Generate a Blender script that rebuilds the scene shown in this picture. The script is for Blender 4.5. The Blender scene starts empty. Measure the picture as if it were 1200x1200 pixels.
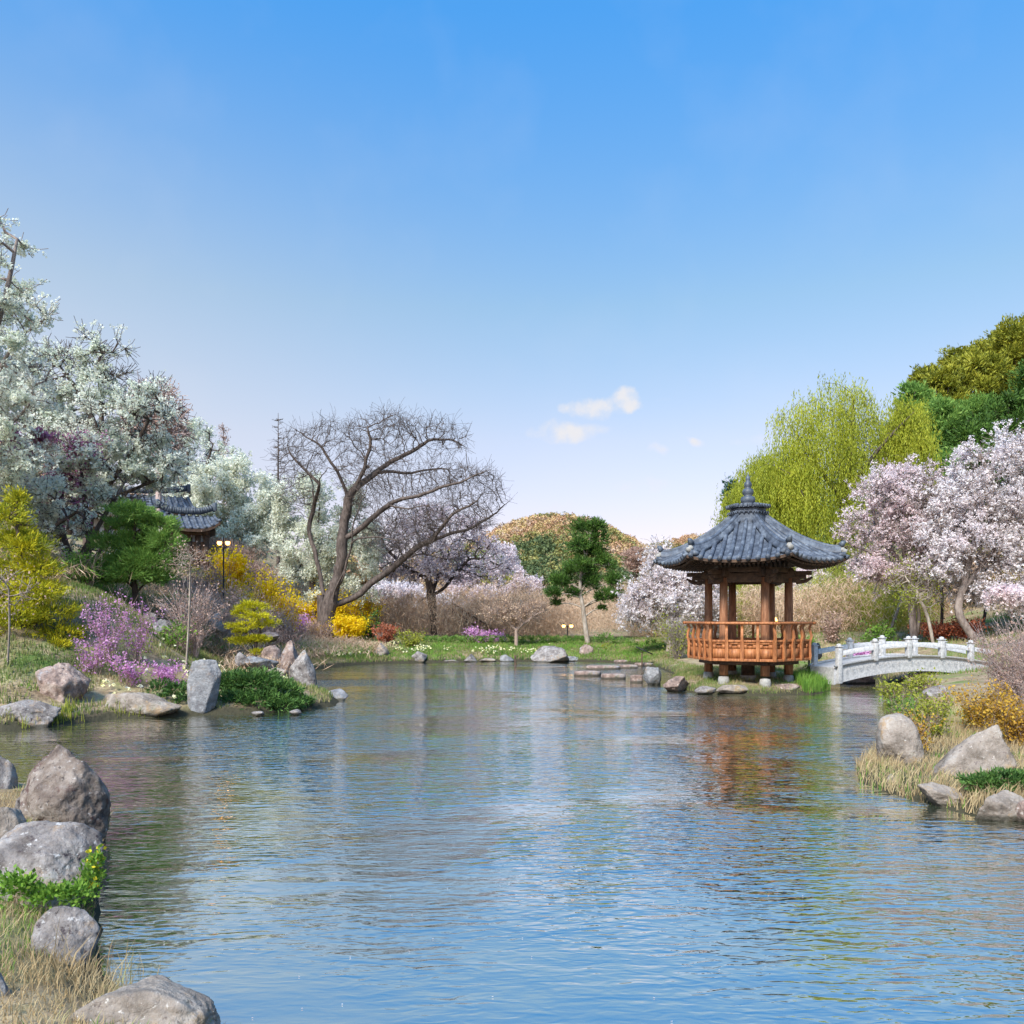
import bpy, bmesh, math, random
import numpy as np
from mathutils import Vector

# ------------------------------------------------------------------ camera, sky, sun
sc = bpy.context.scene
C = sc.collection
R = math.radians
CAM_H, F, HY = 2.2, 1000.0, 722.0          # eye height, focal length and horizon row in photo pixels
cam = bpy.data.cameras.new('camera'); camo = bpy.data.objects.new('camera', cam); C.objects.link(camo)
camo.location = (0, 0, CAM_H); camo.rotation_euler = (R(90), 0, 0)
cam.sensor_width = 36; cam.lens = 30; cam.shift_y = (HY - 600) / 1200; cam.clip_end = 6000; cam.clip_start = 0.05
sc.camera = camo
SUN_EL, SUN_AZ = 43.0, -152.0               # azimuth clockwise from +Y (view direction): low, from the left and behind
sd = bpy.data.lights.new('sun', 'SUN'); sd.energy = 2.4; sd.angle = R(14.0); sd.color = (1.0, 0.92, 0.82)
suno = bpy.data.objects.new('sun', sd); C.objects.link(suno)
sdir = Vector((math.sin(R(SUN_AZ)) * math.cos(R(SUN_EL)), math.cos(R(SUN_AZ)) * math.cos(R(SUN_EL)), math.sin(R(SUN_EL))))
suno.rotation_euler = sdir.to_track_quat('Z', 'Y').to_euler(); suno.location = (-30, -20, 40)
sc.view_settings.view_transform = 'Standard'; sc.view_settings.look = 'None'
sc.view_settings.exposure = 1.45; sc.view_settings.gamma = 1.0
sc.view_settings.use_curve_mapping = False
sc.cycles.max_bounces = 8; sc.cycles.diffuse_bounces = 5; sc.cycles.glossy_bounces = 3
sc.cycles.transmission_bounces = 3; sc.cycles.transparent_max_bounces = 4
sc.cycles.caustics_reflective = False; sc.cycles.caustics_refractive = False

w = bpy.data.worlds.new('World'); sc.world = w; w.use_nodes = True
nt = w.node_tree; N = nt.nodes; L = nt.links; N.clear()
out = N.new('ShaderNodeOutputWorld'); bg = N.new('ShaderNodeBackground'); bg.inputs[1].default_value = 0.15
sky = N.new('ShaderNodeTexSky'); sky.sky_type = 'NISHITA'; sky.sun_disc = False
sky.sun_elevation = R(SUN_EL); sky.sun_rotation = R(SUN_AZ); sky.air_density = 1.0; sky.dust_density = 1.2; sky.ozone_density = 1.6
tc = N.new('ShaderNodeTexCoord'); sep = N.new('ShaderNodeSeparateXYZ'); L.new(tc.outputs['Generated'], sep.inputs[0])
nrm = N.new('ShaderNodeVectorMath'); nrm.operation = 'NORMALIZE'; L.new(tc.outputs['Generated'], nrm.inputs[0])
L.new(nrm.outputs[0], sep.inputs[0])
ramp = N.new('ShaderNodeValToRGB'); L.new(sep.outputs[2], ramp.inputs[0])
SKYRAMP = [(0.0, (.52, .385, .43)), (0.10, (.535, .39, .40)), (0.20, (.58, .455, .42)), (0.34, (.49, .53, .49)), (0.58, (0.22, 0.60, .81)), (1.0, (0.36, 0.66, .86))]
def set_ramp(r, stops):
    e = r.color_ramp.elements
    while len(e) > 1: e.remove(e[-1])
    e[0].position = stops[0][0]; e[0].color = (*stops[0][1], 1)
    for p, c in stops[1:]:
        n = e.new(p); n.color = (*c, 1)
set_ramp(ramp, SKYRAMP)
mul = N.new('ShaderNodeMix'); mul.data_type = 'RGBA'; mul.blend_type = 'MULTIPLY'; mul.inputs[0].default_value = 1
L.new(sky.outputs[0], mul.inputs[6]); L.new(ramp.outputs[0], mul.inputs[7])
# a few small clouds in the sky, each a soft noisy ellipse of directions
def mth(op, a, b=None, c=None):
    m = N.new('ShaderNodeMath'); m.operation = op
    for k, v in enumerate((a, b, c)):
        if v is None: continue
        if hasattr(v, 'links'): L.new(v, m.inputs[k])
        else: m.inputs[k].default_value = v
    return m.outputs[0]
nd = N.new('ShaderNodeTexNoise'); nd.inputs['Scale'].default_value = 26; nd.inputs['Detail'].default_value = 4; L.new(nrm.outputs[0], nd.inputs['Vector'])
sdn = N.new('ShaderNodeSeparateXYZ'); L.new(nd.outputs['Color'], sdn.inputs[0])
px_ = mth('ADD', mth('DIVIDE', sep.outputs[0], mth('MAXIMUM', sep.outputs[1], 0.05)), mth('MULTIPLY_ADD', sdn.outputs[0], .055, -.0275))
py_ = mth('ADD', mth('DIVIDE', sep.outputs[2], mth('MAXIMUM', sep.outputs[1], 0.05)), mth('MULTIPLY_ADD', sdn.outputs[1], .030, -.015))
nz = N.new('ShaderNodeTexNoise'); nz.inputs['Scale'].default_value = 34; nz.inputs['Detail'].default_value = 6; nz.inputs['Roughness'].default_value = 0.55
L.new(nrm.outputs[0], nz.inputs['Vector'])
nz2 = N.new('ShaderNodeTexNoise'); nz2.inputs['Scale'].default_value = 9; nz2.inputs['Detail'].default_value = 5
L.new(nrm.outputs[0], nz2.inputs['Vector'])
tot = None
for cx, cy, rx, ry, amp in [(700, 478, 40, 15, 1.0), (736, 470, 22, 16, 1.1), (666, 505, 50, 13, .8), (771, 529, 16, 8, .7), (817, 514, 15, 7, .6),
                            (755, 568, 44, 13, .45), (860, 566, 40, 9, .35), (776, 467, 12, 5, .4), (650, 592, 60, 10, .35), (880, 515, 30, 8, .35)]:
    dx = mth('DIVIDE', mth('SUBTRACT', px_, (cx - 600) / F), rx / F)
    dy = mth('DIVIDE', mth('SUBTRACT', py_, (HY - cy) / F), ry / F)
    q = mth('ADD', mth('MULTIPLY', dx, dx), mth('MULTIPLY', dy, dy))
    g = mth('MULTIPLY', mth('MAXIMUM', mth('SUBTRACT', 1.25, q), 0), amp)
    tot = g if tot is None else mth('MAXIMUM', tot, g)
cl = mth('SUBTRACT', mth('MULTIPLY', tot, mth('MULTIPLY_ADD', nz.outputs[0], 3.0, -0.55)), 0.14)
mr = N.new('ShaderNodeMapRange'); mr.interpolation_type = 'SMOOTHSTEP'; L.new(cl, mr.inputs[0]); mr.inputs[1].default_value = 0.0; mr.inputs[2].default_value = 1.15
mr.inputs[4].default_value = 0.97
hz = N.new('ShaderNodeMapRange'); L.new(nz2.outputs[0], hz.inputs[0]); hz.inputs[1].default_value = .5; hz.inputs[2].default_value = .95; hz.inputs[4].default_value = .10
mx = N.new('ShaderNodeMix'); mx.data_type = 'RGBA'; gx_ = N.new('ShaderNodeMapRange'); gx_.interpolation_type = 'SMOOTHSTEP'; L.new(sep.outputs[0], gx_.inputs[0]); gx_.inputs[1].default_value = .15; gx_.inputs[2].default_value = -.75; gx_.inputs[4].default_value = .62
gz_ = N.new('ShaderNodeMapRange'); gz_.interpolation_type = 'SMOOTHSTEP'; L.new(sep.outputs[2], gz_.inputs[0]); gz_.inputs[1].default_value = .62; gz_.inputs[2].default_value = .12
L.new(mth('MAXIMUM', mr.outputs[0], mth('ADD', hz.outputs[0], mth('MULTIPLY', gx_.outputs[0], gz_.outputs[0]))), mx.inputs[0])
L.new(mul.outputs[2], mx.inputs[6]); mx.inputs[7].default_value = (2.1, 2.08, 2.15, 1)
L.new(mx.outputs[2], bg.inputs[0]); L.new(bg.outputs[0], out.inputs[0])

# ------------------------------------------------------------------ helpers
rng = np.random.default_rng(7)
WL = {}
def wl(o): return WL.get(o.name, np.zeros(3))
def tag(o, label=None, cat=None, group=None, kind=None):
    if label: o['label'] = label
    if cat: o['category'] = cat
    if group: o['group'] = group
    if kind: o['kind'] = kind
    return o
def empty(name, loc, label, cat, group=None):
    o = bpy.data.objects.new(name, None); o.empty_display_size = 0.2; C.objects.link(o); o.location = tuple(loc)
    WL[o.name] = np.array(loc, float)
    return tag(o, label, cat, group)
def P(px, py, d): return np.array(((px - 600) / F * d, d, CAM_H - (py - HY) / F * d))

def hash3(ix, iy, iz, seed):
    h = (ix.astype(np.int64) * 374761393 + iy.astype(np.int64) * 668265263 + iz.astype(np.int64) * 2147483647 + seed * 974634777) & 0xffffffff
    h = ((h ^ (h >> 13)) * 1274126177) & 0xffffffff
    h = ((h ^ (h >> 16)) * 2246822519) & 0xffffffff
    return ((h ^ (h >> 15)) & 0xffff) / 32767.5 - 1
def vnoise(p, seed=0):
    f = np.floor(p); t = p - f; t = t * t * (3 - 2 * t); i = f.astype(np.int64); r = 0
    for a in (0, 1):
        wx = t[:, 0] if a else 1 - t[:, 0]
        for b in (0, 1):
            wy = t[:, 1] if b else 1 - t[:, 1]
            for c in (0, 1):
                wz = t[:, 2] if c else 1 - t[:, 2]
                r = r + wx * wy * wz * hash3(i[:, 0] + a, i[:, 1] + b, i[:, 2] + c, seed)
    return r
def fbm(p, seed=0, octs=4):
    r = 0; a = 0.5
    for k in range(octs):
        r = r + a * vnoise(p, seed + k * 17); p = p * 2.03 + 5.1; a *= 0.5
    return r

class MB:
    """collects quads and triangles (as degenerate-free separate lists) of one mesh"""
    def __init__(s): s.V = []; s.Q = []; s.T = []; s.a = []; s.n = 0; s.ta = []
    def quads(s, v, q, a=None):
        v = np.asarray(v, float).reshape(-1, 3); q = np.asarray(q, np.int64).reshape(-1, 4)
        s.V.append(v); s.Q.append(q + s.n); s.n += len(v)
        s.a.append(np.full(len(q), 0.5) if a is None else np.broadcast_to(a, (len(q),)))
        return s
    def tris(s, v, t, a=0.5):
        v = np.asarray(v, float).reshape(-1, 3); t = np.asarray(t, np.int64).reshape(-1, 3)
        s.V.append(v); s.T.append(t + s.n); s.n += len(v); s.ta.append(np.broadcast_to(a, (len(t),)))
        return s
    def cards(s, pos, axis, side, a=None):
        """rhombic leaves: pos centre (n,3), axis half-length vector, side half-width vector"""
        n = len(pos)
        v = np.stack([pos - axis, pos + side - axis * .1, pos + axis, pos - side - axis * .1], 1).reshape(-1, 3)
        return s.quads(v, np.arange(n * 4).reshape(n, 4), rng.random(n) if a is None else a)
    def tube(s, pts, rad, n=6, cap=True, a=None):
        pts = np.asarray(pts, float); m = len(pts); rad = np.broadcast_to(np.asarray(rad, float), (m,))
        if cap:
            pts = np.concatenate([pts[:1], pts, pts[-1:]]); rad = np.concatenate([[1e-4], rad, [1e-4]]); m += 2
        t = np.gradient(pts[1:-1] if cap and m > 3 else pts, axis=0)
        if cap and m > 3: t = np.concatenate([t[:1], t, t[-1:]])
        t /= np.linalg.norm(t, axis=1)[:, None] + 1e-12
        al = np.abs(t).max(0); k_ = int(al.argmin()); ref = np.eye(3)[k_]
        if al[k_] < .9: u = np.cross(t, ref)
        else:                                            # strongly curving: carry the frame along
            u = np.empty_like(t); c_ = np.cross(t[0], np.eye(3)[int(np.abs(t[0]).argmin())])
            for i_ in range(len(t)):
                c_ = c_ - t[i_] * (c_ @ t[i_]); c_ = c_ / (np.linalg.norm(c_) + 1e-12); u[i_] = c_
        u /= np.linalg.norm(u, axis=1)[:, None] + 1e-9; w_ = np.cross(t, u)
        an = np.arange(n) * 2 * math.pi / n + math.pi / n
        v = pts[:, None] + rad[:, None, None] * (np.cos(an)[None, :, None] * u[:, None] + np.sin(an)[None, :, None] * w_[:, None])
        i = np.arange(m - 1)[:, None] * n; j = np.arange(n)[None]; k = (j + 1) % n
        q = np.stack([i + j, i + k, i + n + k, i + n + j], -1).reshape(-1, 4)
        return s.quads(v, q, a)
    def box(s, c, size, rz=0, ux=None, a=None):
        """box by centre and size, turned by rz about z, or by a unit vector ux for its x axis"""
        c = np.array(c, float); h = np.array(size, float) / 2
        if ux is None: ux = np.array((math.cos(rz), math.sin(rz), 0.))
        ux = np.array(ux, float); ux /= np.linalg.norm(ux)
        uy = np.cross((0, 0, 1.), ux); uy /= np.linalg.norm(uy); uz = np.cross(ux, uy)
        sg = np.array([(-1, -1, -1), (1, -1, -1), (1, 1, -1), (-1, 1, -1), (-1, -1, 1), (1, -1, 1), (1, 1, 1), (-1, 1, 1)]) * h
        v = c + sg[:, :1] * ux + sg[:, 1:2] * uy + sg[:, 2:] * uz
        return s.quads(v, [(0, 3, 2, 1), (4, 5, 6, 7), (0, 1, 5, 4), (1, 2, 6, 5), (2, 3, 7, 6), (3, 0, 4, 7)], a)
    def lathe(s, prof, c, n=16):
        an = np.arange(n) * 2 * math.pi / n; pr = np.array(prof, float)
        v = np.stack([c[0] + pr[:, :1] * np.cos(an), c[1] + pr[:, :1] * np.sin(an), c[2] + np.repeat(pr[:, 1:], n, 1)], -1)
        i = np.arange(len(pr) - 1)[:, None] * n; j = np.arange(n)[None]; k = (j + 1) % n
        return s.quads(v, np.stack([i + j, i + k, i + n + k, i + n + j], -1).reshape(-1, 4))
    def grid(s, v, flip=False, a=None):
        v = np.asarray(v, float); m, n = v.shape[:2]
        i = np.arange(m - 1)[:, None] * n; j = np.arange(n - 1)[None]
        q = np.stack([i + j, i + j + 1, i + n + j + 1, i + n + j], -1).reshape(-1, 4)
        return s.quads(v, q[:, ::-1] if flip else q, a)
    def build(s, name, mat, parent=None, loc=None, smooth=False, bevel=0):
        V = np.concatenate(s.V) if s.V else np.zeros((0, 3))
        base = wl(parent) if parent is not None else (np.array(loc, float) if loc is not None else np.zeros(3))
        V = V - base
        Q = np.concatenate(s.Q) if s.Q else np.zeros((0, 4), np.int64); T = np.concatenate(s.T) if s.T else np.zeros((0, 3), np.int64)
        me = bpy.data.meshes.new(name); me.vertices.add(len(V)); me.vertices.foreach_set('co', V.ravel().astype(np.float32))
        idx = np.concatenate([Q.ravel(), T.ravel()]); me.loops.add(len(idx)); me.loops.foreach_set('vertex_index', idx.astype(np.int32))
        nf = len(Q) + len(T); me.polygons.add(nf)
        st = np.concatenate([np.arange(len(Q)) * 4, len(Q) * 4 + np.arange(len(T)) * 3])
        me.polygons.foreach_set('loop_start', st.astype(np.int32))
        if smooth: me.polygons.foreach_set('use_smooth', np.ones(nf, bool))
        at = me.attributes.new('v', 'FLOAT', 'FACE')
        at.data.foreach_set('value', np.concatenate([*(s.a or [np.zeros(0)]), *(s.ta or [np.zeros(0)])]).astype(np.float32))
        me.materials.append(mat); me.update(calc_edges=True)
        o = bpy.data.objects.new(name, me); C.objects.link(o)
        if parent is not None: o.parent = parent; WL[o.name] = base
        else: o.location = tuple(base); WL[o.name] = base
        if bevel:
            b = o.modifiers.new('bevel', 'BEVEL'); b.width = bevel; b.segments = 2; b.limit_method = 'ANGLE'
        return o

def rand_unit(n):
    v = rng.normal(size=(n, 3)); return v / np.linalg.norm(v, axis=1)[:, None]
def perp(a):
    r = rand_unit(len(a)); s = np.cross(a, r); return s / (np.linalg.norm(s, axis=1)[:, None] + 1e-9)

# ------------------------------------------------------------------ materials
def new_mat(name):
    m = bpy.data.materials.new(name); m.use_nodes = True; t = m.node_tree; t.nodes.clear()
    o = t.nodes.new('ShaderNodeOutputMaterial'); return m, t, t.nodes, t.links, o
def leaf_mat(name, cols, transl=0.3, rough=0.6, world_noise=0.35, nscale=0.5):
    """leaves: colour per leaf from the face attribute, nudged by a broad noise"""
    m, t, n, l, o = new_mat(name)
    at = n.new('ShaderNodeAttribute'); at.attribute_name = 'v'
    nz = n.new('ShaderNodeTexNoise'); nz.inputs['Scale'].default_value = nscale; nz.inputs['Detail'].default_value = 3
    g = n.new('ShaderNodeNewGeometry'); l.new(g.outputs['Position'], nz.inputs['Vector'])
    mp = n.new('ShaderNodeMapRange'); l.new(nz.outputs[0], mp.inputs[0]); mp.inputs[1].default_value = .3; mp.inputs[2].default_value = .7
    mx = n.new('ShaderNodeMix'); mx.inputs[0].default_value = world_noise; l.new(at.outputs['Fac'], mx.inputs[2]); l.new(mp.outputs[0], mx.inputs[3])
    rp = n.new('ShaderNodeValToRGB'); l.new(mx.outputs[0], rp.inputs[0]); set_ramp(rp, [(k / max(1, len(cols) - 1), c) for k, c in enumerate(cols)])
    d = n.new('ShaderNodeBsdfPrincipled'); d.inputs['Roughness'].default_value = rough; d.inputs['Specular IOR Level'].default_value = .25
    tr = n.new('ShaderNodeBsdfTranslucent'); l.new(rp.outputs[0], d.inputs['Base Color']); l.new(rp.outputs[0], tr.inputs[0])
    ms = n.new('ShaderNodeMixShader'); ms.inputs[0].default_value = transl; l.new(d.outputs[0], ms.inputs[1]); l.new(tr.outputs[0], ms.inputs[2])
    l.new(ms.outputs[0], o.inputs[0]); return m
def solid_mat(name, cols, scale=6, rough=0.7, bump=0.2, detail=6, stretch=(1, 1, 1), spec=.3, spots=None, bdist=.02, metal=0):
    """surface with a procedural colour variation and relief; spots = (colour, scale, threshold)"""
    m, t, n, l, o = new_mat(name)
    tc = n.new('ShaderNodeTexCoord'); mp = n.new('ShaderNodeMapping'); mp.inputs['Scale'].default_value = stretch; l.new(tc.outputs['Object'], mp.inputs[0])
    nz = n.new('ShaderNodeTexNoise'); nz.inputs['Scale'].default_value = scale; nz.inputs['Detail'].default_value = detail + 3; nz.inputs['Roughness'].default_value = .70; l.new(mp.outputs[0], nz.inputs['Vector'])
    rp = n.new('ShaderNodeValToRGB'); l.new(nz.outputs[0], rp.inputs[0]); k = len(cols)
    set_ramp(rp, [(.36 + .28 * i / max(1, k - 1), c) for i, c in enumerate(cols)])
    col = rp.outputs[0]
    for sp in (spots or []):
        z = n.new('ShaderNodeTexNoise'); z.inputs['Scale'].default_value = sp[1]; z.inputs['Detail'].default_value = 8; z.inputs['Roughness'].default_value = .75; l.new(tc.outputs['Object'], z.inputs['Vector'])
        r = n.new('ShaderNodeMapRange'); l.new(z.outputs[0], r.inputs[0]); r.inputs[1].default_value = sp[2]; r.inputs[2].default_value = sp[2] + .07
        x = n.new('ShaderNodeMix'); x.data_type = 'RGBA'; l.new(r.outputs[0], x.inputs[0]); l.new(col, x.inputs[6]); x.inputs[7].default_value = (*sp[0], 1); col = x.outputs[2]
    b = n.new('ShaderNodeBsdfPrincipled'); l.new(col, b.inputs['Base Color']); b.inputs['Roughness'].default_value = rough; b.inputs['Specular IOR Level'].default_value = spec; b.inputs['Metallic'].default_value = metal
    if bump:
        z = n.new('ShaderNodeTexNoise'); z.inputs['Scale'].default_value = scale * 2.3; z.inputs['Detail'].default_value = 8; z.inputs['Roughness'].default_value = .65; l.new(mp.outputs[0], z.inputs['Vector'])
        bm = n.new('ShaderNodeBump'); bm.inputs['Strength'].default_value = bump; bm.inputs['Distance'].default_value = bdist; l.new(z.outputs[0], bm.inputs['Height']); l.new(bm.outputs[0], b.inputs['Normal'])
    l.new(b.outputs[0], o.inputs[0]); return m
def rock_mat(name, cols, scale=3.2, spots=(), wet=True):
    """weathered boulder: mottled stone, lichen, moss, fine cracks, a wet band at the pond's waterline"""
    m = solid_mat(name, cols, scale, .88, 1.0, spots=list(spots), bdist=.05); t = m.node_tree; n, l = t.nodes, t.links
    b = [x for x in n if x.type == 'BSDF_PRINCIPLED'][0]; col = b.inputs['Base Color'].links[0].from_socket
    tc = [x for x in n if x.type == 'TEX_COORD'][0]; g = n.new('ShaderNodeNewGeometry')
    dn = n.new('ShaderNodeTexNoise'); dn.inputs['Scale'].default_value = 2.2; dn.inputs['Detail'].default_value = 4; l.new(tc.outputs['Object'], dn.inputs['Vector'])
    ad = n.new('ShaderNodeVectorMath'); ad.operation = 'MULTIPLY_ADD'; l.new(dn.outputs['Color'], ad.inputs[0]); ad.inputs[1].default_value = (1.6, 1.6, 1.6); l.new(tc.outputs['Object'], ad.inputs[2])
    vo = n.new('ShaderNodeTexVoronoi'); vo.feature = 'DISTANCE_TO_EDGE'; vo.inputs['Scale'].default_value = 1.5; l.new(ad.outputs[0], vo.inputs['Vector'])
    cr = n.new('ShaderNodeMapRange'); l.new(vo.outputs['Distance'], cr.inputs[0]); cr.inputs[1].default_value = 0.0; cr.inputs[2].default_value = .016; cr.inputs[3].default_value = 1; cr.inputs[4].default_value = 0
    def mixc(fac, c, k=1.0):
        nonlocal col
        q = n.new('ShaderNodeMath'); q.operation = 'MULTIPLY'; l.new(fac, q.inputs[0]); q.inputs[1].default_value = k
        x = n.new('ShaderNodeMix'); x.data_type = 'RGBA'; l.new(q.outputs[0], x.inputs[0]); l.new(col, x.inputs[6]); x.inputs[7].default_value = (*c, 1); col = x.outputs[2]
    mz = n.new('ShaderNodeTexNoise'); mz.inputs['Scale'].default_value = 1.6; mz.inputs['Detail'].default_value = 7; mz.inputs['Roughness'].default_value = .7; l.new(tc.outputs['Object'], mz.inputs['Vector'])
    mr_ = n.new('ShaderNodeMapRange'); l.new(mz.outputs[0], mr_.inputs[0]); mr_.inputs[1].default_value = .57; mr_.inputs[2].default_value = .66; mixc(mr_.outputs[0], (.13, .13, .06), .7)
    mixc(cr.outputs[0], (.10, .085, .075), .10)
    sp = n.new('ShaderNodeSeparateXYZ'); l.new(g.outputs['Position'], sp.inputs[0]); q = n.new('ShaderNodeMath'); q.operation = 'MULTIPLY_ADD'; l.new(mz.outputs[0], q.inputs[0]); q.inputs[1].default_value = -.12; l.new(sp.outputs[2], q.inputs[2])
    wr = n.new('ShaderNodeMapRange'); l.new(q.outputs[0], wr.inputs[0]); wr.inputs[1].default_value = -.02; wr.inputs[2].default_value = .02; wr.inputs[3].default_value = 1; wr.inputs[4].default_value = 0; mixc(wr.outputs[0], (.045, .042, .03), .85)
    l.new(col, b.inputs['Base Color'])
    bm = [x for x in n if x.type == 'BUMP'][0]; h = bm.inputs['Height'].links[0].from_socket; sb = n.new('ShaderNodeMath'); sb.operation = 'MULTIPLY_ADD'; l.new(cr.outputs[0], sb.inputs[0]); sb.inputs[1].default_value = -.05; l.new(h, sb.inputs[2]); l.new(sb.outputs[0], bm.inputs['Height'])
    return m
def glow_mat(name, col, st):
    m, t, n, l, o = new_mat(name); e = n.new('ShaderNodeEmission'); e.inputs[0].default_value = (*col, 1); e.inputs[1].default_value = st; l.new(e.outputs[0], o.inputs[0]); return m

M = {}
gr = lambda a, r=1, g=1, b=1: (a * r, a * g, a * b)
M['rock'] = rock_mat('grey_rock', [(.10, .085, .08), (.24, .215, .205), (.40, .375, .365)], 3.2, [((.33, .24, .17), 2.1, .54), ((.52, .50, .49), 16, .58), ((.055, .04, .045), 11, .57), ((.09, .075, .07), 34, .60)])
M['rock_brown'] = rock_mat('brown_rock', [(.11, .08, .07), (.28, .20, .17), (.44, .35, .30)], 3.4, [((.33, .31, .32), 2.3, .55), ((.55, .50, .46), 14, .6), ((.07, .045, .04), 9, .57)])
M['rock_pale'] = rock_mat('pale_rock', [(.14, .115, .095), (.28, .235, .20), (.41, .365, .325)], 3.0, [((.34, .24, .15), 2.4, .54), ((.13, .10, .09), 12, .58), ((.58, .54, .50), 22, .6)])
M['rock_blue'] = rock_mat('blue_grey_rock', [(.14, .135, .145), (.23, .23, .24), (.34, .335, .345)], 4.5, [((.26, .21, .18), 3, .56), ((.42, .41, .42), 18, .6), ((.08, .075, .08), 12, .6)])
M['rock_stained'] = rock_mat('stained_rock', [(.09, .065, .055), (.19, .15, .125), (.31, .265, .235)], 4.2, [((.40, .385, .38), 2.6, .60), ((.10, .055, .05), 5, .56), ((.46, .44, .43), 24, .59), ((.05, .04, .04), 15, .56)])
M['bark'] = solid_mat('bark', [(.045, .034, .03), (.095, .072, .062), (.16, .125, .11)], 9, .9, .8, stretch=(1, 1, .3))
M['bark_dark'] = solid_mat('dark_bark', [(.025, .018, .016), (.06, .045, .04), (.11, .085, .07)], 9, .9, .8, stretch=(1, 1, .3))
M['bark_pale'] = solid_mat('pale_bark', [(.20, .15, .12), (.32, .27, .22), (.45, .38, .33)], 8, .9, .6, stretch=(1, 1, .35))
M['bark_cherry'] = solid_mat('cherry_bark', [(.13, .10, .09), (.24, .19, .17), (.34, .28, .25)], 9, .9, .8, stretch=(1, 1, .3))
M['twig'] = solid_mat('twig', [(.28, .20, .16), (.40, .30, .25)], 6, .9, 0)
M['twig_pink'] = solid_mat('reddish_twig', [(.36, .26, .24), (.52, .41, .38)], 6, .9, 0)
M['granite'] = solid_mat('white_granite', [(.32, .32, .325), (.45, .445, .45), (.56, .55, .55)], 14, .7, .4, spots=[((.38, .38, .42), 5, .6)], bdist=.01)
M['wood'] = solid_mat('orange_wood', [(.17, .06, .025), (.34, .125, .045), (.50, .21, .085)], 5, .55, .3, stretch=(4, 4, .6), spots=[((.20, .08, .04), 3, .62)], bdist=.01)
M['wood_col'] = solid_mat('column_wood', [(.13, .055, .028), (.25, .11, .055), (.38, .19, .10)], 5, .6, .3, stretch=(5, 5, .5), bdist=.01)
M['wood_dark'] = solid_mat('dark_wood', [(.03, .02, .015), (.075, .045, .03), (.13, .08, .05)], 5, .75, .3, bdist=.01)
M['tile'] = solid_mat('blue_grey_tile', [(.035, .042, .058), (.075, .09, .12), (.15, .175, .215)], 4, .55, .1, spots=[((.05, .055, .06), 3, .60)], spec=.4, bdist=.01)
M['tile_dark'] = solid_mat('dark_tile', [(.04, .05, .07), (.09, .11, .14)], 6, .5, .2, spec=.5)
M['plaster'] = solid_mat('plaster', [(.50, .47, .43), (.66, .63, .58)], 3, .8, .1)
M['black'] = solid_mat('black_metal', [(.012, .012, .013), (.03, .03, .03)], 5, .5, 0)
M['concrete'] = solid_mat('concrete', [(.22, .21, .195), (.38, .37, .35)], 8, .85, .3)
M['lamp'] = glow_mat('lamp_glow', (1, .46, .12), 3.0)
def LM(k, cols, **kw): M[k] = leaf_mat(k, cols, **kw)
LM('cherry', [(.72, .54, .57), (.84, .70, .72), (.90, .81, .82), (.92, .88, .88)], transl=.5)
LM('cherry_pale', [(.74, .64, .66), (.86, .78, .80), (.91, .86, .87), (.92, .90, .90)], transl=.5)
LM('cherry_mauve', [(.48, .40, .44), (.64, .55, .60), (.78, .70, .74), (.86, .81, .83)], transl=.4)
LM('magnolia', [(.54, .58, .44), (.70, .75, .62), (.85, .87, .79), (.91, .91, .87)], transl=.5)
LM('magnolia_bright', [(.48, .48, .36), (.68, .70, .58), (.84, .86, .76), (.90, .90, .85)], transl=.45)
LM('magnolia_purple', [(.20, .06, .12), (.38, .13, .26), (.55, .26, .42), (.70, .45, .58)], transl=.35)
LM('willow', [(.13, .16, .02), (.27, .31, .03), (.43, .46, .045), (.58, .57, .09)], transl=.4)
LM('pine', [(.015, .04, .010), (.045, .10, .018), (.09, .18, .03), (.16, .26, .05)], transl=.2)
LM('pine_blue', [(.012, .035, .03), (.025, .075, .055), (.05, .13, .09), (.09, .19, .13)], transl=.2)
LM('pine_light', [(.05, .12, .025), (.13, .25, .05), (.23, .38, .08), (.36, .50, .13)], transl=.4)
LM('pine_olive', [(.07, .09, .012), (.16, .18, .02), (.31, .31, .03), (.45, .41, .05)], transl=.2)
LM('gold', [(.20, .20, .01), (.42, .40, .015), (.68, .62, .02), (.82, .74, .05)], transl=.25)
LM('gold_green', [(.09, .14, .015), (.24, .28, .02), (.48, .44, .02), (.70, .60, .03)], transl=.25)
LM('juniper', [(.02, .05, .015), (.05, .115, .028), (.10, .20, .045), (.18, .30, .07)], transl=.25)
LM('forsythia', [(.70, .46, .01), (.86, .62, .01), (.92, .74, .02)], transl=.45)
LM('orange_bush', [(.22, .13, .03), (.40, .22, .03), (.56, .34, .04), (.42, .34, .06)], transl=.3)
LM('azalea', [(.50, .18, .44), (.68, .32, .62), (.78, .46, .73), (.84, .62, .80)], transl=.45)
LM('red_bush', [(.20, .05, .03), (.42, .12, .06), (.52, .22, .12)], transl=.3)
LM('leaf_green', [(.04, .10, .015), (.11, .22, .03), (.20, .36, .05), (.32, .45, .07)], transl=.35)
LM('leaf_yellow', [(.14, .18, .02), (.30, .33, .04), (.44, .44, .07)], transl=.35)
LM('brown_buds', [(.27, .17, .13), (.42, .28, .23), (.54, .40, .32)], transl=.25)
LM('grass', [(.05, .12, .02), (.12, .25, .035), (.22, .38, .06), (.30, .42, .10)], transl=.35, world_noise=.5, nscale=1.2)
LM('dry_grass', [(.26, .18, .09), (.44, .32, .17), (.60, .47, .28), (.30, .34, .10)], transl=.3, world_noise=.5, nscale=1.5)
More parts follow.
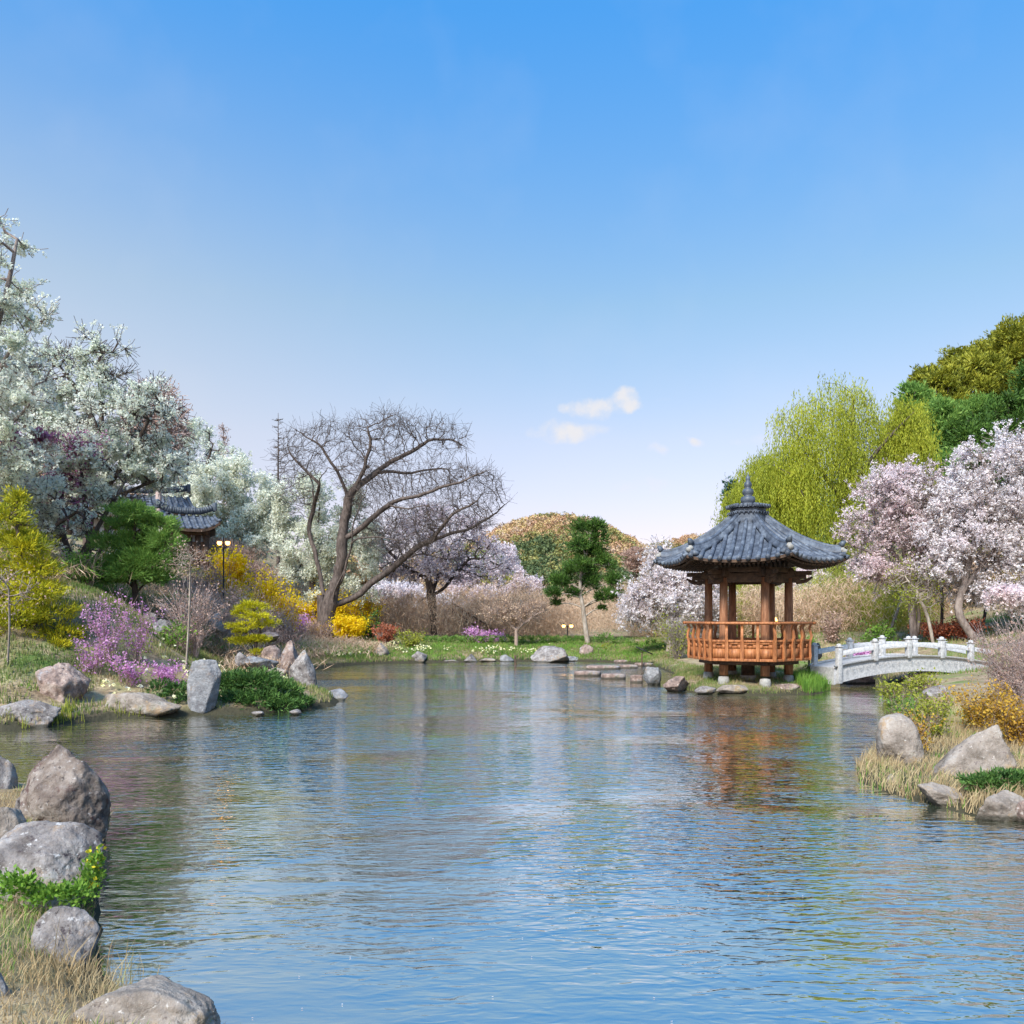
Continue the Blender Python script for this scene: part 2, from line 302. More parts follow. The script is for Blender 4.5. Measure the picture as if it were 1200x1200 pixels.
LM('mixed_grass', [(.26, .20, .11), (.38, .30, .17), (.22, .25, .08), (.11, .19, .04), (.17, .26, .06)], transl=.3, world_noise=.6, nscale=1.0)
LM('daffodil', [(.85, .85, .75), (.85, .80, .35), (.88, .88, .82)], transl=.3)
LM('yellow_flower', [(.75, .55, .02), (.85, .70, .05)], transl=.3)
LM('hill_wood', [(.08, .12, .05), (.17, .19, .07), (.32, .30, .09), (.42, .24, .14), (.50, .31, .19), (.55, .42, .17), (.46, .33, .26)], transl=.15, world_noise=0)
LM('thicket', [(.30, .19, .12), (.48, .32, .21), (.60, .43, .30), (.66, .52, .37)], transl=.2)
# ------------------------------------------------------------------ the ground, one sheet to the horizon
SH = np.array([(-.9, 3.3), (-1.35, 4.4), (-2.0, 4.75), (-2.55, 5.3), (-3.0, 6.2), (-3.55, 7.4), (-4.0, 8.4), (-4.4, 9.4), (-5.3, 10.4), (-6.6, 11.1), (-9, 12.2), (-13, 13), (-20, 13.5),
               (-21, 15.5), (-13, 16.0), (-9.7, 16.3), (-9.0, 17.2), (-8.6, 18.2), (-7.3, 18.7), (-6.3, 19.2), (-4.9, 19.9), (-4.3, 20.8), (-4.5, 22.2), (-5.4, 24.0), (-6.8, 28),
               (-8.2, 33), (-7.9, 37), (-6.4, 39), (-4.2, 40.4), (-1.4, 41.2), (2, 41.5), (4.4, 41), (5.6, 39), (6.2, 36), (6.1, 32), (5.3, 28.6), (4.85, 25.8), (5.2, 24.3), (6.2, 23.7), (7.4, 23.6), (8.5, 24.0),
               (9.4, 25.2), (10.0, 27.0), (10.2, 30), (11.5, 34), (13.0, 35), (13.2, 31), (12.2, 27.5), (11.2, 24), (9.0, 20), (7.6, 17), (6.0, 14), (5.0, 12.4), (4.55, 11.2), (4.75, 10.2), (5.1, 9.4), (5.9, 8.8), (8, 8.2),
               (10, 6), (11, 2), (8, -3), (3, 1.2), (0.6, 2.6)])
def sdist(x, y):
    """signed distance to the shore line: negative in the pond"""
    p = np.stack([x.ravel(), y.ravel()], 1); best = np.full(len(p), 1e9); ins = np.zeros(len(p), bool)
    for k in range(len(SH)):
        a = SH[k - 1]; b = SH[k]; e = b - a
        t = np.clip(((p - a) @ e) / (e @ e), 0, 1); dd = np.hypot(*(p - a - t[:, None] * e).T); best = np.minimum(best, dd)
        c = ((a[1] > p[:, 1]) != (b[1] > p[:, 1])) & (p[:, 0] < (b[0] - a[0]) * (p[:, 1] - a[1]) / (b[1] - a[1] + 1e-12) + a[0]); ins ^= c
    return np.where(ins, -best, best).reshape(x.shape)
def sst(a, b, x): t = np.clip((x - a) / (b - a), 0, 1); return t * t * (3 - 2 * t)
def gh(x, y):
    x = np.asarray(x, float); y = np.asarray(y, float); s = sdist(x, y)
    q = np.stack([x.ravel(), y.ravel(), np.zeros(x.size)], 1)
    n1 = (fbm(q * .35, 3, 3)).reshape(x.shape); n2 = fbm(q * 1.7, 9, 3).reshape(x.shape)
    sp = np.maximum(s, 0)
    near = 1 - sst(12, 15, y)
    right = sst(3, 6, x) * (1 - sst(18, 24, y))
    h = (.26 - .14 * right) * (1 - np.exp(-sp / .35)) + np.minimum(sp, 6) * (.115 - .07 * near * (1 - right) - .075 * right) + .45 * sst(1, 4, s) * sst(10.5, 12, x) * sst(27, 31, y)
    isl = sst(3.5, 4.5, x) * (1 - sst(10.5, 11, x)) * sst(22, 23, y) * (1 - sst(36, 40, y)); h = h * (1 - isl) + isl * (.30 * (1 - np.exp(-sp / .35)) + .02 * sp)
    gl = sst(-7.8, -12.2, x + .16 * (y - 27)) * sst(13.5, 19, y)
    h += gl * .36 * np.minimum(np.maximum(sp - .6, 0), 13)
    h += sst(-14, -40, x) * sst(30, 60, y) * 7
    hr = (np.maximum(x - 19, 0) * .5 + np.maximum(y - 58, 0) * .42) * .55 * sst(12, 30, x - .12 * y + 7) * (1 - sst(120, 210, y))
    h += 34 * (1 - np.exp(-hr / 34))
    h += 41 * np.exp(-np.abs((x - 18) / 56) ** 2.4 - ((y - 420) / 110) ** 2) + 48 * np.exp(-((x - 130) / 90) ** 2 - ((y - 560) / 120) ** 2) + 40 * np.exp(-((x + 190) / 110) ** 2 - ((y - 520) / 150) ** 2)
    h += sst(0, 2, s) * (.10 * n1 + .05 * n2) + (1 - sst(0, 2, sp)) * .05 * n2 * (s > 0)
    far = np.hypot(x, y); h += sst(60, 300, far) * n1 * 1.5
    return np.where(s > 0, np.maximum(h, .012 + .0 * s), np.maximum(-1.2, s * .55 - .01))
def G(px, d): x = (px - 600) / F * d; return np.array((x, d, float(gh(np.array([x]), np.array([float(d)]))[0])))
def GX(x, y): return np.array((x, y, float(gh(np.array([x]), np.array([float(y)]))[0])))
def GA(x, y): return gh(np.asarray(x), np.asarray(y))

nu = 430; u = np.linspace(-1, 1, nu)
gx = 34 * u + 1700 * np.sign(u) * np.abs(u) ** 7; gy = 24 + 38 * u + 1900 * np.sign(u) * np.abs(u) ** 7
X, Y = np.meshgrid(gx, gy); Z = gh(X, Y)
gm, t, n, l, o = new_mat('ground_cover')
tcn = n.new('ShaderNodeTexCoord'); cols = []
def noise_fac(sc_, a, b, det=5):
    z = n.new('ShaderNodeTexNoise'); z.inputs['Scale'].default_value = sc_; z.inputs['Detail'].default_value = det; z.inputs['Roughness'].default_value = .65; l.new(tcn.outputs['Object'], z.inputs['Vector'])
    r = n.new('ShaderNodeMapRange'); l.new(z.outputs[0], r.inputs[0]); r.inputs[1].default_value = a; r.inputs[2].default_value = b; return r.outputs[0]
z = n.new('ShaderNodeTexNoise'); z.inputs['Scale'].default_value = 2.2; z.inputs['Detail'].default_value = 9; z.inputs['Roughness'].default_value = .7; l.new(tcn.outputs['Object'], z.inputs['Vector'])
rp = n.new('ShaderNodeValToRGB'); set_ramp(rp, [(.30, (.13, .09, .06)), (.45, (.27, .20, .13)), (.58, (.38, .30, .19)), (.72, (.30, .27, .13))]); l.new(z.outputs[0], rp.inputs[0])
mg = n.new('ShaderNodeMix'); mg.data_type = 'RGBA'; l.new(noise_fac(.42, .50, .66), mg.inputs[0]); l.new(rp.outputs[0], mg.inputs[6]); mg.inputs[7].default_value = (.13, .20, .05, 1)
mg2 = n.new('ShaderNodeMix'); mg2.data_type = 'RGBA'; l.new(noise_fac(5, .5, .72), mg2.inputs[0]); l.new(mg.outputs[2], mg2.inputs[6]); mg2.inputs[7].default_value = (.16, .13, .07, 1)
b = n.new('ShaderNodeBsdfPrincipled'); b.inputs['Roughness'].default_value = .95; b.inputs['Specular IOR Level'].default_value = .1; gp = n.new('ShaderNodeNewGeometry'); gs = n.new('ShaderNodeSeparateXYZ'); l.new(gp.outputs['Position'], gs.inputs[0]); gm_ = n.new('ShaderNodeMath'); gm_.operation = 'MULTIPLY_ADD'; l.new(z.outputs[0], gm_.inputs[0]); gm_.inputs[1].default_value = -.25; l.new(gs.outputs[2], gm_.inputs[2])
gr_ = n.new('ShaderNodeMapRange'); l.new(gm_.outputs[0], gr_.inputs[0]); gr_.inputs[1].default_value = -.02; gr_.inputs[2].default_value = .10; gr_.inputs[3].default_value = 1; gr_.inputs[4].default_value = 0
mg3 = n.new('ShaderNodeMix'); mg3.data_type = 'RGBA'; l.new(gr_.outputs[0], mg3.inputs[0]); l.new(mg2.outputs[2], mg3.inputs[6]); mg3.inputs[7].default_value = (.055, .05, .032, 1); l.new(mg3.outputs[2], b.inputs['Base Color'])
bz = n.new('ShaderNodeTexNoise'); bz.inputs['Scale'].default_value = 9; bz.inputs['Detail'].default_value = 8; l.new(tcn.outputs['Object'], bz.inputs['Vector'])
bm = n.new('ShaderNodeBump'); bm.inputs['Strength'].default_value = .8; bm.inputs['Distance'].default_value = .06; l.new(bz.outputs[0], bm.inputs['Height']); l.new(bm.outputs[0], b.inputs['Normal'])
l.new(b.outputs[0], o.inputs[0])
tag(MB().grid(np.stack([X, Y, Z], -1)).build('ground', gm, smooth=True), kind='structure')

# ------------------------------------------------------------------ the pond
wm, t, n, l, o = new_mat('pond_water')
tcn = n.new('ShaderNodeTexCoord')
def ripple(sc_, stretch, rot, det, dist, rough=.55):
    mp = n.new('ShaderNodeMapping'); mp.inputs['Scale'].default_value = stretch; mp.inputs['Rotation'].default_value = (0, 0, rot); l.new(tcn.outputs['Object'], mp.inputs[0])
    z = n.new('ShaderNodeTexNoise'); z.inputs['Scale'].default_value = sc_; z.inputs['Detail'].default_value = det; z.inputs['Roughness'].default_value = rough; z.inputs['Distortion'].default_value = dist; l.new(mp.outputs[0], z.inputs['Vector'])
    return z.outputs[0]
def MM(op, a, b_):
    m = n.new('ShaderNodeMath'); m.operation = op
    for k, v in enumerate((a, b_)):
        if hasattr(v, 'links'): l.new(v, m.inputs[k])
        else: m.inputs[k].default_value = v
    return m.outputs[0]
r1 = ripple(3.3, (.62, 1.9, 1), .05, 1.6, .8, .5); r2 = ripple(7.5, (.8, 1.9, 1), -.14, 1.5, .6, .5); r3 = ripple(.8, (.6, 1.6, 1), .2, 2, .3)
patch = n.new('ShaderNodeMapRange'); l.new(ripple(.16, (1, 1.5, 1), .3, 3, .8), patch.inputs[0]); patch.inputs[1].default_value = .42; patch.inputs[2].default_value = .6; patch.inputs[3].default_value = .25; patch.inputs[4].default_value = 1.15
sp_ = n.new('ShaderNodeSeparateXYZ'); l.new(tcn.outputs['Object'], sp_.inputs[0])
calm = n.new('ShaderNodeMapRange'); calm.interpolation_type = 'SMOOTHSTEP'; l.new(sp_.outputs[1], calm.inputs[0]); calm.inputs[1].default_value = 4.0; calm.inputs[2].default_value = 10; calm.inputs[3].default_value = .22; calm.inputs[4].default_value = 1
sm = MM('MULTIPLY', MM('ADD', MM('MULTIPLY', r2, .8), MM('MULTIPLY', r1, 1.25)), MM('MULTIPLY', patch.outputs[0], calm.outputs[0]))
hgt = MM('ADD', sm, MM('MULTIPLY', r3, .8))
bm = n.new('ShaderNodeBump'); bm.inputs['Strength'].default_value = 1; bm.inputs['Distance'].default_value = .030; l.new(hgt, bm.inputs['Height'])
df = n.new('ShaderNodeBsdfDiffuse'); df.inputs[0].default_value = (.055, .078, .045, 1)
gl = n.new('ShaderNodeBsdfGlossy'); gl.inputs['Roughness'].default_value = .03; gl.inputs[0].default_value = (1, .98, .95, 1); l.new(bm.outputs[0], gl.inputs['Normal'])
fr = n.new('ShaderNodeFresnel'); fr.inputs[0].default_value = 1.75; l.new(bm.outputs[0], fr.inputs['Normal'])
fm = n.new('ShaderNodeMapRange'); l.new(fr.outputs[0], fm.inputs[0]); fm.inputs[1].default_value = .05; fm.inputs[2].default_value = .62; fm.inputs[3].default_value = .66; fm.inputs[4].default_value = .97
ms = n.new('ShaderNodeMixShader'); l.new(fm.outputs[0], ms.inputs[0]); l.new(df.outputs[0], ms.inputs[1]); l.new(gl.outputs[0], ms.inputs[2]); l.new(ms.outputs[0], o.inputs[0])
tag(MB().grid(np.stack(np.meshgrid(np.linspace(-22, 14, 10), np.linspace(-4, 43, 10)), -1).dot(np.array([[1, 0, 0], [0, 1, 0]]))).build('pond_water', wm), kind='structure')

# ------------------------------------------------------------------ rocks
_ico = {}
def ico(sub):
    if sub not in _ico:
        b = bmesh.new(); bmesh.ops.create_icosphere(b, subdivisions=sub, radius=1)
        v = np.array([x.co[:] for x in b.verts]); f = np.array([[x.index for x in q.verts] for q in b.faces]); b.free(); _ico[sub] = (v, f)
    return _ico[sub]
def rock(label, px, pb, d, wpx, hpx, seed, mat='rock', dep=.8, sub=4, taper=(0, 0), lean=0, npl=13, rough=.07, sharp=22, sink=.12, rz=0, z=None, name='rock', group=None, stretch_top=0):
    """a faceted boulder: a rounded polytope roughened by noise; placed by the photo column px, base row pb and distance"""
    v, f = ico(sub); r_ = np.random.default_rng(seed)
    k = np.arange(npl); ph = math.pi * (1 + 5 ** .5) * k + r_.random() * 6; zc = 1 - 2 * (k + .5) / npl
    nn = np.stack([np.sqrt(1 - zc ** 2) * np.cos(ph), np.sqrt(1 - zc ** 2) * np.sin(ph), zc], 1) + r_.normal(size=(npl, 3)) * .28
    nn /= np.linalg.norm(nn, axis=1)[:, None]; dd = r_.uniform(.68, 1.0, npl)
    q = np.maximum(v @ nn.T, 1e-3) / dd; rr = 1 / (np.sum(q ** sharp, 1) ** (1 / sharp))
    p = v * rr[:, None]
    p = p * (1 + rough * 1.6 * fbm(p * 1.9 + seed, seed, 3) + rough * .9 * fbm(p * 6 + seed, seed + 5, 3))[:, None]
    if sub >= 5: p += v * (.018 * fbm(p * 22, seed + 3, 3))[:, None]
    lo, hi = p.min(0), p.max(0); p = (p - (lo + hi) / 2) / (hi - lo)
    zn = p[:, 2] + .5
    p[:, 0] *= 1 - taper[0] * zn; p[:, 1] *= 1 - taper[1] * zn; p[:, 0] += lean * zn
    W = wpx * d / F; H = hpx * d / F
    c, s_ = math.cos(rz), math.sin(rz); x, y = p[:, 0].copy(), p[:, 1] * dep; x0 = x * c - y * s_; y0 = x * s_ + y * c; k_ = (x0.max() - x0.min())
    p = np.stack([(x0 - (x0.max() + x0.min()) / 2) / k_ * W, y0 / k_ * W, zn * H * (1 + sink) - sink * H], 1)
    base = P(px, pb, d)
    if z is not None: base[2] = z
    m = MB(); m.tris(p + base, f); o = m.build(name, M[mat], loc=base, smooth=True)
    return tag(o, label, 'rock', group)

# ------------------------------------------------------------------ trees
def smooth_line(pts, n=8, jit=0.0):
    pts = np.asarray(pts, float)
    if len(pts) < 3: 
        tt = np.linspace(0, 1, n)[:, None]; return pts[0] * (1 - tt) + pts[-1] * tt
    e = np.concatenate([[2 * pts[0] - pts[1]], pts, [2 * pts[-1] - pts[-2]]]); o_ = []
    for i in range(1, len(e) - 2):
        p0, p1, p2, p3 = e[i - 1:i + 3]
        for t in np.linspace(0, 1, n, endpoint=False):
            o_.append(.5 * (2 * p1 + (p2 - p0) * t + (2 * p0 - 5 * p1 + 4 * p2 - p3) * t * t + (3 * p1 - p0 - 3 * p2 + p3) * t ** 3))
    o_.append(e[-2]); return np.array(o_)
class Skel:
    """branch skeleton: given limbs, then space colonisation into the crown's volume"""
    def __init__(s, crook=.0): s.p = []; s.par = []; s.crook = crook
    def limb(s, pts, step=.3, attach=True):
        pts = smooth_line(pts, 6); L_ = np.r_[0, np.cumsum(np.linalg.norm(np.diff(pts, axis=0), axis=1))]
        n_ = max(2, int(L_[-1] / step) + 1); tt = np.linspace(0, L_[-1], n_); q = np.stack([np.interp(tt, L_, pts[:, k]) for k in range(3)], 1)
        if s.crook: q = q + np.stack([fbm(q * 1.1 + 7 * k, 31 + k, 3) - fbm(q[:1] * 1.1 + 7 * k, 31 + k, 3) for k in range(3)], 1) * s.crook
        if s.p and attach:
            a = np.array(s.p); par = int(np.argmin(np.linalg.norm(a - q[0], axis=1))); off_ = a[par] - q[0]; q = (q + off_ * ((1 - np.linspace(0, 1, len(q))) ** 2)[:, None])[1:]
        else: par = -1
        for x in q: s.p.append(x); s.par.append(par); par = len(s.p) - 1
    def grow(s, att, step, kill, iters=90, up=0.0, jit=.25, start=0, reach=1e9):
        P_ = np.array(s.p); par = list(s.par); att = np.asarray(att); best = np.full(len(att), 1e9); who = np.zeros(len(att), int)
        def upd(i0):
            nonlocal best, who
            for i in range(i0, len(P_), 400):
                blk = P_[i:i + 400]; dd = np.linalg.norm(att[:, None] - blk[None], axis=2); j = dd.argmin(1); b_ = dd[np.arange(len(att)), j]
                m = b_ < best; best = np.where(m, b_, best); who = np.where(m, j + i, who)
        upd(start)
        for it in range(iters):
            ok = (best > kill); 
            if not ok.any(): break
            att = att[ok]; best = best[ok]; who = who[ok]
            use = best < reach
            if not use.any(): break
            dv = (att - P_[who]) / best[:, None]; idx, inv = np.unique(who[use], return_inverse=True)
            acc = np.zeros((len(idx), 3)); np.add.at(acc, inv.ravel(), dv[use]); nr = np.linalg.norm(acc, axis=1)
            acc /= nr[:, None] + 1e-6; acc += rng.normal(size=acc.shape) * jit; acc[:, 2] += up; acc /= np.linalg.norm(acc, axis=1)[:, None]
            i0 = len(P_); P_ = np.concatenate([P_, P_[idx] + acc * step]); par += list(idx); upd(i0)
            if len(P_) > 17000: break
        s.p = list(P_); s.par = par
    def twigs(s, n, L_, seg=3, thr=2, droop=0.0, spread=.9, mx=None):
        """short side twigs on the thin ends"""
        P_ = np.array(s.p); par = np.array(s.par); cnt = s.counts(); c_ = np.where((cnt <= thr) & (par >= 0))[0]
        if mx: c_ = c_[:]
        for i in rng.choice(c_, n):
            d0 = P_[i] - P_[par[i]]; d0 /= np.linalg.norm(d0) + 1e-9; dv = d0 + rng.normal(size=3) * spread; dv[2] += .25; dv /= np.linalg.norm(dv)
            q = P_[i]; pr = int(i); ll = L_ * rng.uniform(.5, 1.2) / seg
            for k in range(seg):
                dv = dv + rng.normal(size=3) * .25; dv[2] -= droop; dv /= np.linalg.norm(dv); q = q + dv * ll; s.p.append(q); s.par.append(pr); pr = len(s.p) - 1
    def counts(s):
        c = np.ones(len(s.p)); ch = np.zeros(len(s.p), bool)
        par = s.par
        leafn = np.ones(len(par)); 
        for i in par:
            if i >= 0: ch[i] = True
        leafn[ch] = 0
        for i in range(len(par) - 1, -1, -1):
            if par[i] >= 0: leafn[par[i]] += leafn[i]
        return leafn
    def finish(s, tip, base, power=2.3):
        s.P = np.array(s.p); s.parA = np.array(s.par); c = s.counts(); s.cnt = c
        k = (base / tip) ** power / max(2, c.max()) 
        s.r = tip * np.maximum(1, c * 1.0) ** (math.log(base / tip) / math.log(max(2, c.max())))
        par = s.parA; kids = [[] for _ in par]
        for i, q in enumerate(par):
            if q >= 0: kids[q].append(i)
        s.lines = []
        st = [i for i, q in enumerate(par) if q < 0]; stack = [(None, i) for i in st]
        while stack:
            a, i = stack.pop(); line = ([a] if a is not None else []) + [i]
            while kids[i]:
                ks = sorted(kids[i], key=lambda z: -c[z])
                for z_ in ks[1:]: stack.append((i, z_))
                i = ks[0]; line.append(i)
            s.lines.append(line)
    def wood(s, mb, rmin=0, flare=None):
        for ln in s.lines:
            ln = np.array(ln); r_ = s.r[ln].copy()
            if len(ln) > 1 and s.parA[ln[1]] == ln[0]: r_[0] = min(r_[0], r_[1] * 1.4)
            if r_.max() < rmin or len(ln) < 2: continue
            pp = s.P[ln]; ns = 8 if r_.max() > .08 else (5 if r_.max() > .03 else 3)
            mb.tube(pp, r_, ns, cap=False)
    def leaves(s, mb, n, size, asp=.8, off=.2, cmax=6, clump=.8, cs=.8, hang=0, thr=-.25, seed=0, v=None):
        P_ = s.P; c_ = np.where((s.cnt <= cmax) & (s.parA >= 0))[0]
        w_ = np.clip(fbm(P_[c_] * cs, seed, 3) - thr, 0, 1) ** clump + 1e-4; w_ /= w_.sum()
        cl = 7 if n > 8000 else 1; n = n // cl * cl; i = rng.choice(c_, n // cl, p=w_); t = rng.random((n // cl, 1)); pos = P_[i] * t + P_[s.parA[i]] * (1 - t) + rng.normal(size=(n // cl, 3)) * off
        if cl > 1: pos = np.repeat(pos, cl, 0) + rng.normal(size=(n, 3)) * size * .5
        ax = rand_unit(n); ax[:, 2] -= hang; ax /= np.linalg.norm(ax, axis=1)[:, None]; sz = size * rng.uniform(.6, 1.3, (n, 1)) * .5
        sd_ = perp(ax); vv = np.clip(.55 + .55 * fbm(pos * 1.3, seed + 40, 3) + np.repeat(rng.normal(size=n // cl), cl) * .16 + rng.normal(size=n) * .12, 0, 1) if v is None else v
        mb.cards(pos, ax * sz, sd_ * sz * asp, vv)
def ell_pts(es, n, shell=.0, bottom=None):
    """random points in a list of (centre, radii) ellipsoids, weighted by volume"""
    vol = np.array([np.prod(e[1]) for e in es]); k = rng.choice(len(es), n, p=vol / vol.sum())
    r_ = rng.random((n, 1)) ** (1 / 3); r_ = shell + (1 - shell) * r_
    return np.array([e[0] for e in es])[k] + rand_unit(n) * r_ * np.array([e[1] for e in es])[k]
def E(px, py, d, rx, rz, ry=None, dd=0):
    k = d / F; return (P(px, py, d) + np.array((0, dd, 0)), np.array((rx * k, (ry if ry else (rx + rz) / 2) * k, rz * k)))
def ctree(name, label, cat, base, limbs, es, natt, step, tip, rbase, nleaf, lsize, leaf, bark='bark', leafname='foliage', off=.18, cmax=6, twigs=0, twl=.5, kill=None, up=0, group=None, hang=0,
          clump=.8, cs=.8, thr=-.25, jit=.25, asp=.8, droop=0, seed=1, rmin=0, extra=None):
    r0 = empty(name, base, label, cat, group); s = Skel()
    for k, lb in enumerate(limbs): s.limb(lb, step, attach=k > 0)
    s.grow(ell_pts(es, natt), step, kill or step * 1.6, up=up, jit=jit)
    if twigs: s.twigs(twigs, twl, droop=droop)
    s.finish(tip, rbase)
    m = MB(); s.wood(m, rmin); m.build('trunk', M[bark], r0, smooth=True)
    if nleaf:
        m = MB(); s.leaves(m, nleaf, lsize, asp, off, cmax, clump, cs, hang, thr, seed); m.build(leafname, M[leaf], r0)
    if extra:
        nm, mt, nn, sz = extra; m = MB(); s.leaves(m, nn, sz, asp, off * 1.3, cmax, 2.5, .5, hang, .05, seed + 77); m.build(nm, M[mt], r0)
    return r0, s
def pads_mesh(mb, es, dens, size, asp=.25, shell=.55, upb=.6, rag=.35, seed=0, asp_out=1.0, low=-.6):
    """tufts over ellipsoid pads; outlines ragged by noise; cards point outward and up"""
    for c, r_ in es:
        c = np.array(c); r_ = np.array(r_); area = 4 * math.pi * ((r_[0] * r_[1]) ** 1.6 / 3 + (r_[0] * r_[2]) ** 1.6 / 3 + (r_[1] * r_[2]) ** 1.6 / 3) ** (1 / 1.6)
        n_ = int(area * dens); dv = rand_unit(n_); dv = dv[(dv[:, 2] > low) | (rng.random(n_) < .3)]; n_ = len(dv)
        rad = shell + (1 - shell) * rng.random((n_, 1)) ** .6
        rad = rad * (1 + rag * fbm(dv * 2.2 + c, seed, 3)[:, None] * 2)
        pos = c + dv * rad * r_; keep = fbm(pos * (1.9 / max(.3, r_.mean())) , seed + 9, 3) > -.14; pos = pos[keep]; dv = dv[keep]; n_ = len(pos)
        ax = dv * asp_out + rand_unit(n_) * .7; ax[:, 2] += upb; ax /= np.linalg.norm(ax, axis=1)[:, None]; sz = size * rng.uniform(.5, 1.2, (n_, 1)) * .5
        mb.cards(pos, ax * sz, perp(ax) * sz * asp, np.clip(.5 + .5 * fbm(pos * (2.5 / max(.3, r_.mean())), seed + 4, 3) + rng.normal(size=n_) * .22, 0, 1))
def stems(base, n, h, spread, r, seg=5, lean=(0, 0), jit=.08, arch=0.0, base_r=.15):
    o_ = []
    for k in range(n):
        a = rng.random() * 6.283; sp = spread * math.sqrt(rng.random()); hh = h * rng.uniform(.65, 1.05)
        b_ = np.array(base) + np.array((math.cos(a), math.sin(a), 0)) * base_r * rng.random() - np.array((0, 0, .08)); t = np.linspace(0, 1, seg)[:, None]
        e = np.array((math.cos(a) * sp + lean[0], math.sin(a) * sp + lean[1], hh)); q = b_ + t ** np.array((1.5, 1.5, 1)) * e
        q[:, 2] -= (arch * (t[:, 0] ** 3)) * sp; q[1:] += rng.normal(size=(seg - 1, 3)) * jit * h * .5; o_.append(q)
    return o_
def shrub(name, label, cat, base, h, spread, nst, leaf, nleaf, lsize, bark='twig', r=.012, off=.07, asp=.7, group=None, low=.25, arch=0, sub=3, leafname='foliage', lean=(0, 0), jit=.08, base_r=.15, clump=True, seed=0):
    r0 = empty(name, base, label, cat, group); ss = stems(base, nst, h, spread, r, lean=lean, arch=arch, jit=jit, base_r=base_r); allp = list(ss)
    for q in ss:
        for k in range(sub):
            i = rng.integers(1, len(q) - 1); d_ = rng.normal(size=3) * .5 + (q[i + 1] - q[i]) / (np.linalg.norm(q[i + 1] - q[i]) + 1e-9); d_[2] = abs(d_[2]) + .1
            d_ /= np.linalg.norm(d_); ln = h * rng.uniform(.15, .4); allp.append(np.array([q[i], q[i] + d_ * ln * .5, q[i] + d_ * ln + rng.normal(size=3) * ln * .12]))
    m = MB()
    for q in allp: m.tube(q, np.linspace(r, r * .35, len(q)) if len(q) > 3 else np.linspace(r * .5, r * .25, len(q)), 3, cap=False)
    m.build('stems', M[bark], r0, smooth=True)
    if nleaf:
        pts = []
        for q in allp:
            s0 = low if len(q) > 3 else 0.
            t = rng.uniform(s0, 1, max(1, nleaf // len(allp))) * (len(q) - 1); i = np.minimum(t.astype(int), len(q) - 2); f_ = (t - i)[:, None]; pts.append(q[i] * (1 - f_) + q[i + 1] * f_)
        pts = np.concatenate(pts); pts += rng.normal(size=pts.shape) * off
        if clump: pts = pts[fbm(pts * (2.2 / max(.4, h)) * 1.5, seed, 3) > -.16]
        n_ = len(pts); ax = rand_unit(n_); sz = lsize * .5 * rng.uniform(.6, 1.3, (n_, 1)); m = MB(); m.cards(pts, ax * sz, perp(ax) * sz * asp); m.build(leafname, M[leaf], r0)
    return r0
def blades(mb, pos, h, w=.012, lean=.35, v=None):
    """grass blades: two quads each"""
    n_ = len(pos); a = rng.random(n_) * 6.283; hh = (h * rng.uniform(.5, 1.25, n_))[:, None]; ln = np.stack([np.cos(a), np.sin(a), np.zeros(n_)], 1) * hh * (lean * rng.random((n_, 1)))
    sd_ = np.stack([-np.sin(a + 1), np.cos(a + 1), np.zeros(n_)], 1) * np.asarray(w); up = np.array((0, 0, 1.)) * hh
    A, B = pos - sd_, pos + sd_; Cm, Dm = pos + ln * .35 + up * .55 + sd_ * .8, pos + ln * .35 + up * .55 - sd_ * .8; T1, T2 = pos + ln + up * .95 + sd_ * .1, pos + ln + up * .95 - sd_ * .1
    vv = np.stack([A, B, Cm, Dm, T1, T2], 1).reshape(-1, 3); i = np.arange(n_)[:, None] * 6
    q = np.concatenate([i + np.array([[0, 1, 2, 3]]), i + np.array([[3, 2, 4, 5]])]); v = rng.random(n_) if v is None else v
    mb.quads(vv, q, np.concatenate([v, v]))
def grass_field(name, n, xr, yr, smin, smax, h, w, mat, label, test=None, patch=-.1, seed=0, lean=.4, cat='grass'):
    x = rng.uniform(*xr, n); y = rng.uniform(*yr, n); s = sdist(x, y); k = (s > smin) & (s < smax)
    if test is not None: k &= test(x, y)
    q = np.stack([x, y, 0 * x], 1); k &= fbm(q * .9, seed, 3) > patch; x, y = x[k], y[k]
    pos = np.stack([x, y, gh(x, y) - .01], 1); m = MB(); blades(m, pos, h * (1 + .5 * fbm(pos * .8, seed + 2, 2)), w, lean); 
    return tag(m.build(name, M[mat]), label, cat, kind='stuff')
# ------------------------------------------------------------------ the hexagonal pavilion on its islet
PC = P(876.5, HY, 25.3); PC[2] = float(GX(PC[0], PC[1])[2])
pav = empty('pavilion', (PC[0], PC[1], PC[2]), 'hexagonal wooden pavilion with a blue grey tiled roof and orange railing on the islet', 'pavilion')
PX, PY = PC[0], PC[1]; A0 = R(-21.4)
def hexp(r, k, z, off=0.0): a = A0 + k * math.pi / 3 + off; return np.array((PX + r * math.cos(a), PY + r * math.sin(a), z))
def face_frame(k):
    a = A0 + (k + .5) * math.pi / 3; nrm_ = np.array((math.cos(a), math.sin(a), 0)); tan_ = np.array((-math.sin(a), math.cos(a), 0)); return nrm_, tan_
CC = np.array((PX, PY, 0))
for k in range(6):
    b_ = hexp(1.15, k, 0); g_ = float(GX(b_[0], b_[1])[2])
    MB().lathe([(.001, g_ - .2), (.17, g_ - .2), (.165, g_ + .08), (.145, g_ + .18), (.001, g_ + .22)], b_, 12).build('stone_base', M['concrete'], pav)
    MB().lathe([(.001, .50), (.128, .50), (.132, 1.0), (.125, 2.2), (.115, 3.3), (.001, 3.3)], b_, 14).build('column', M['wood_col'], pav, smooth=True)
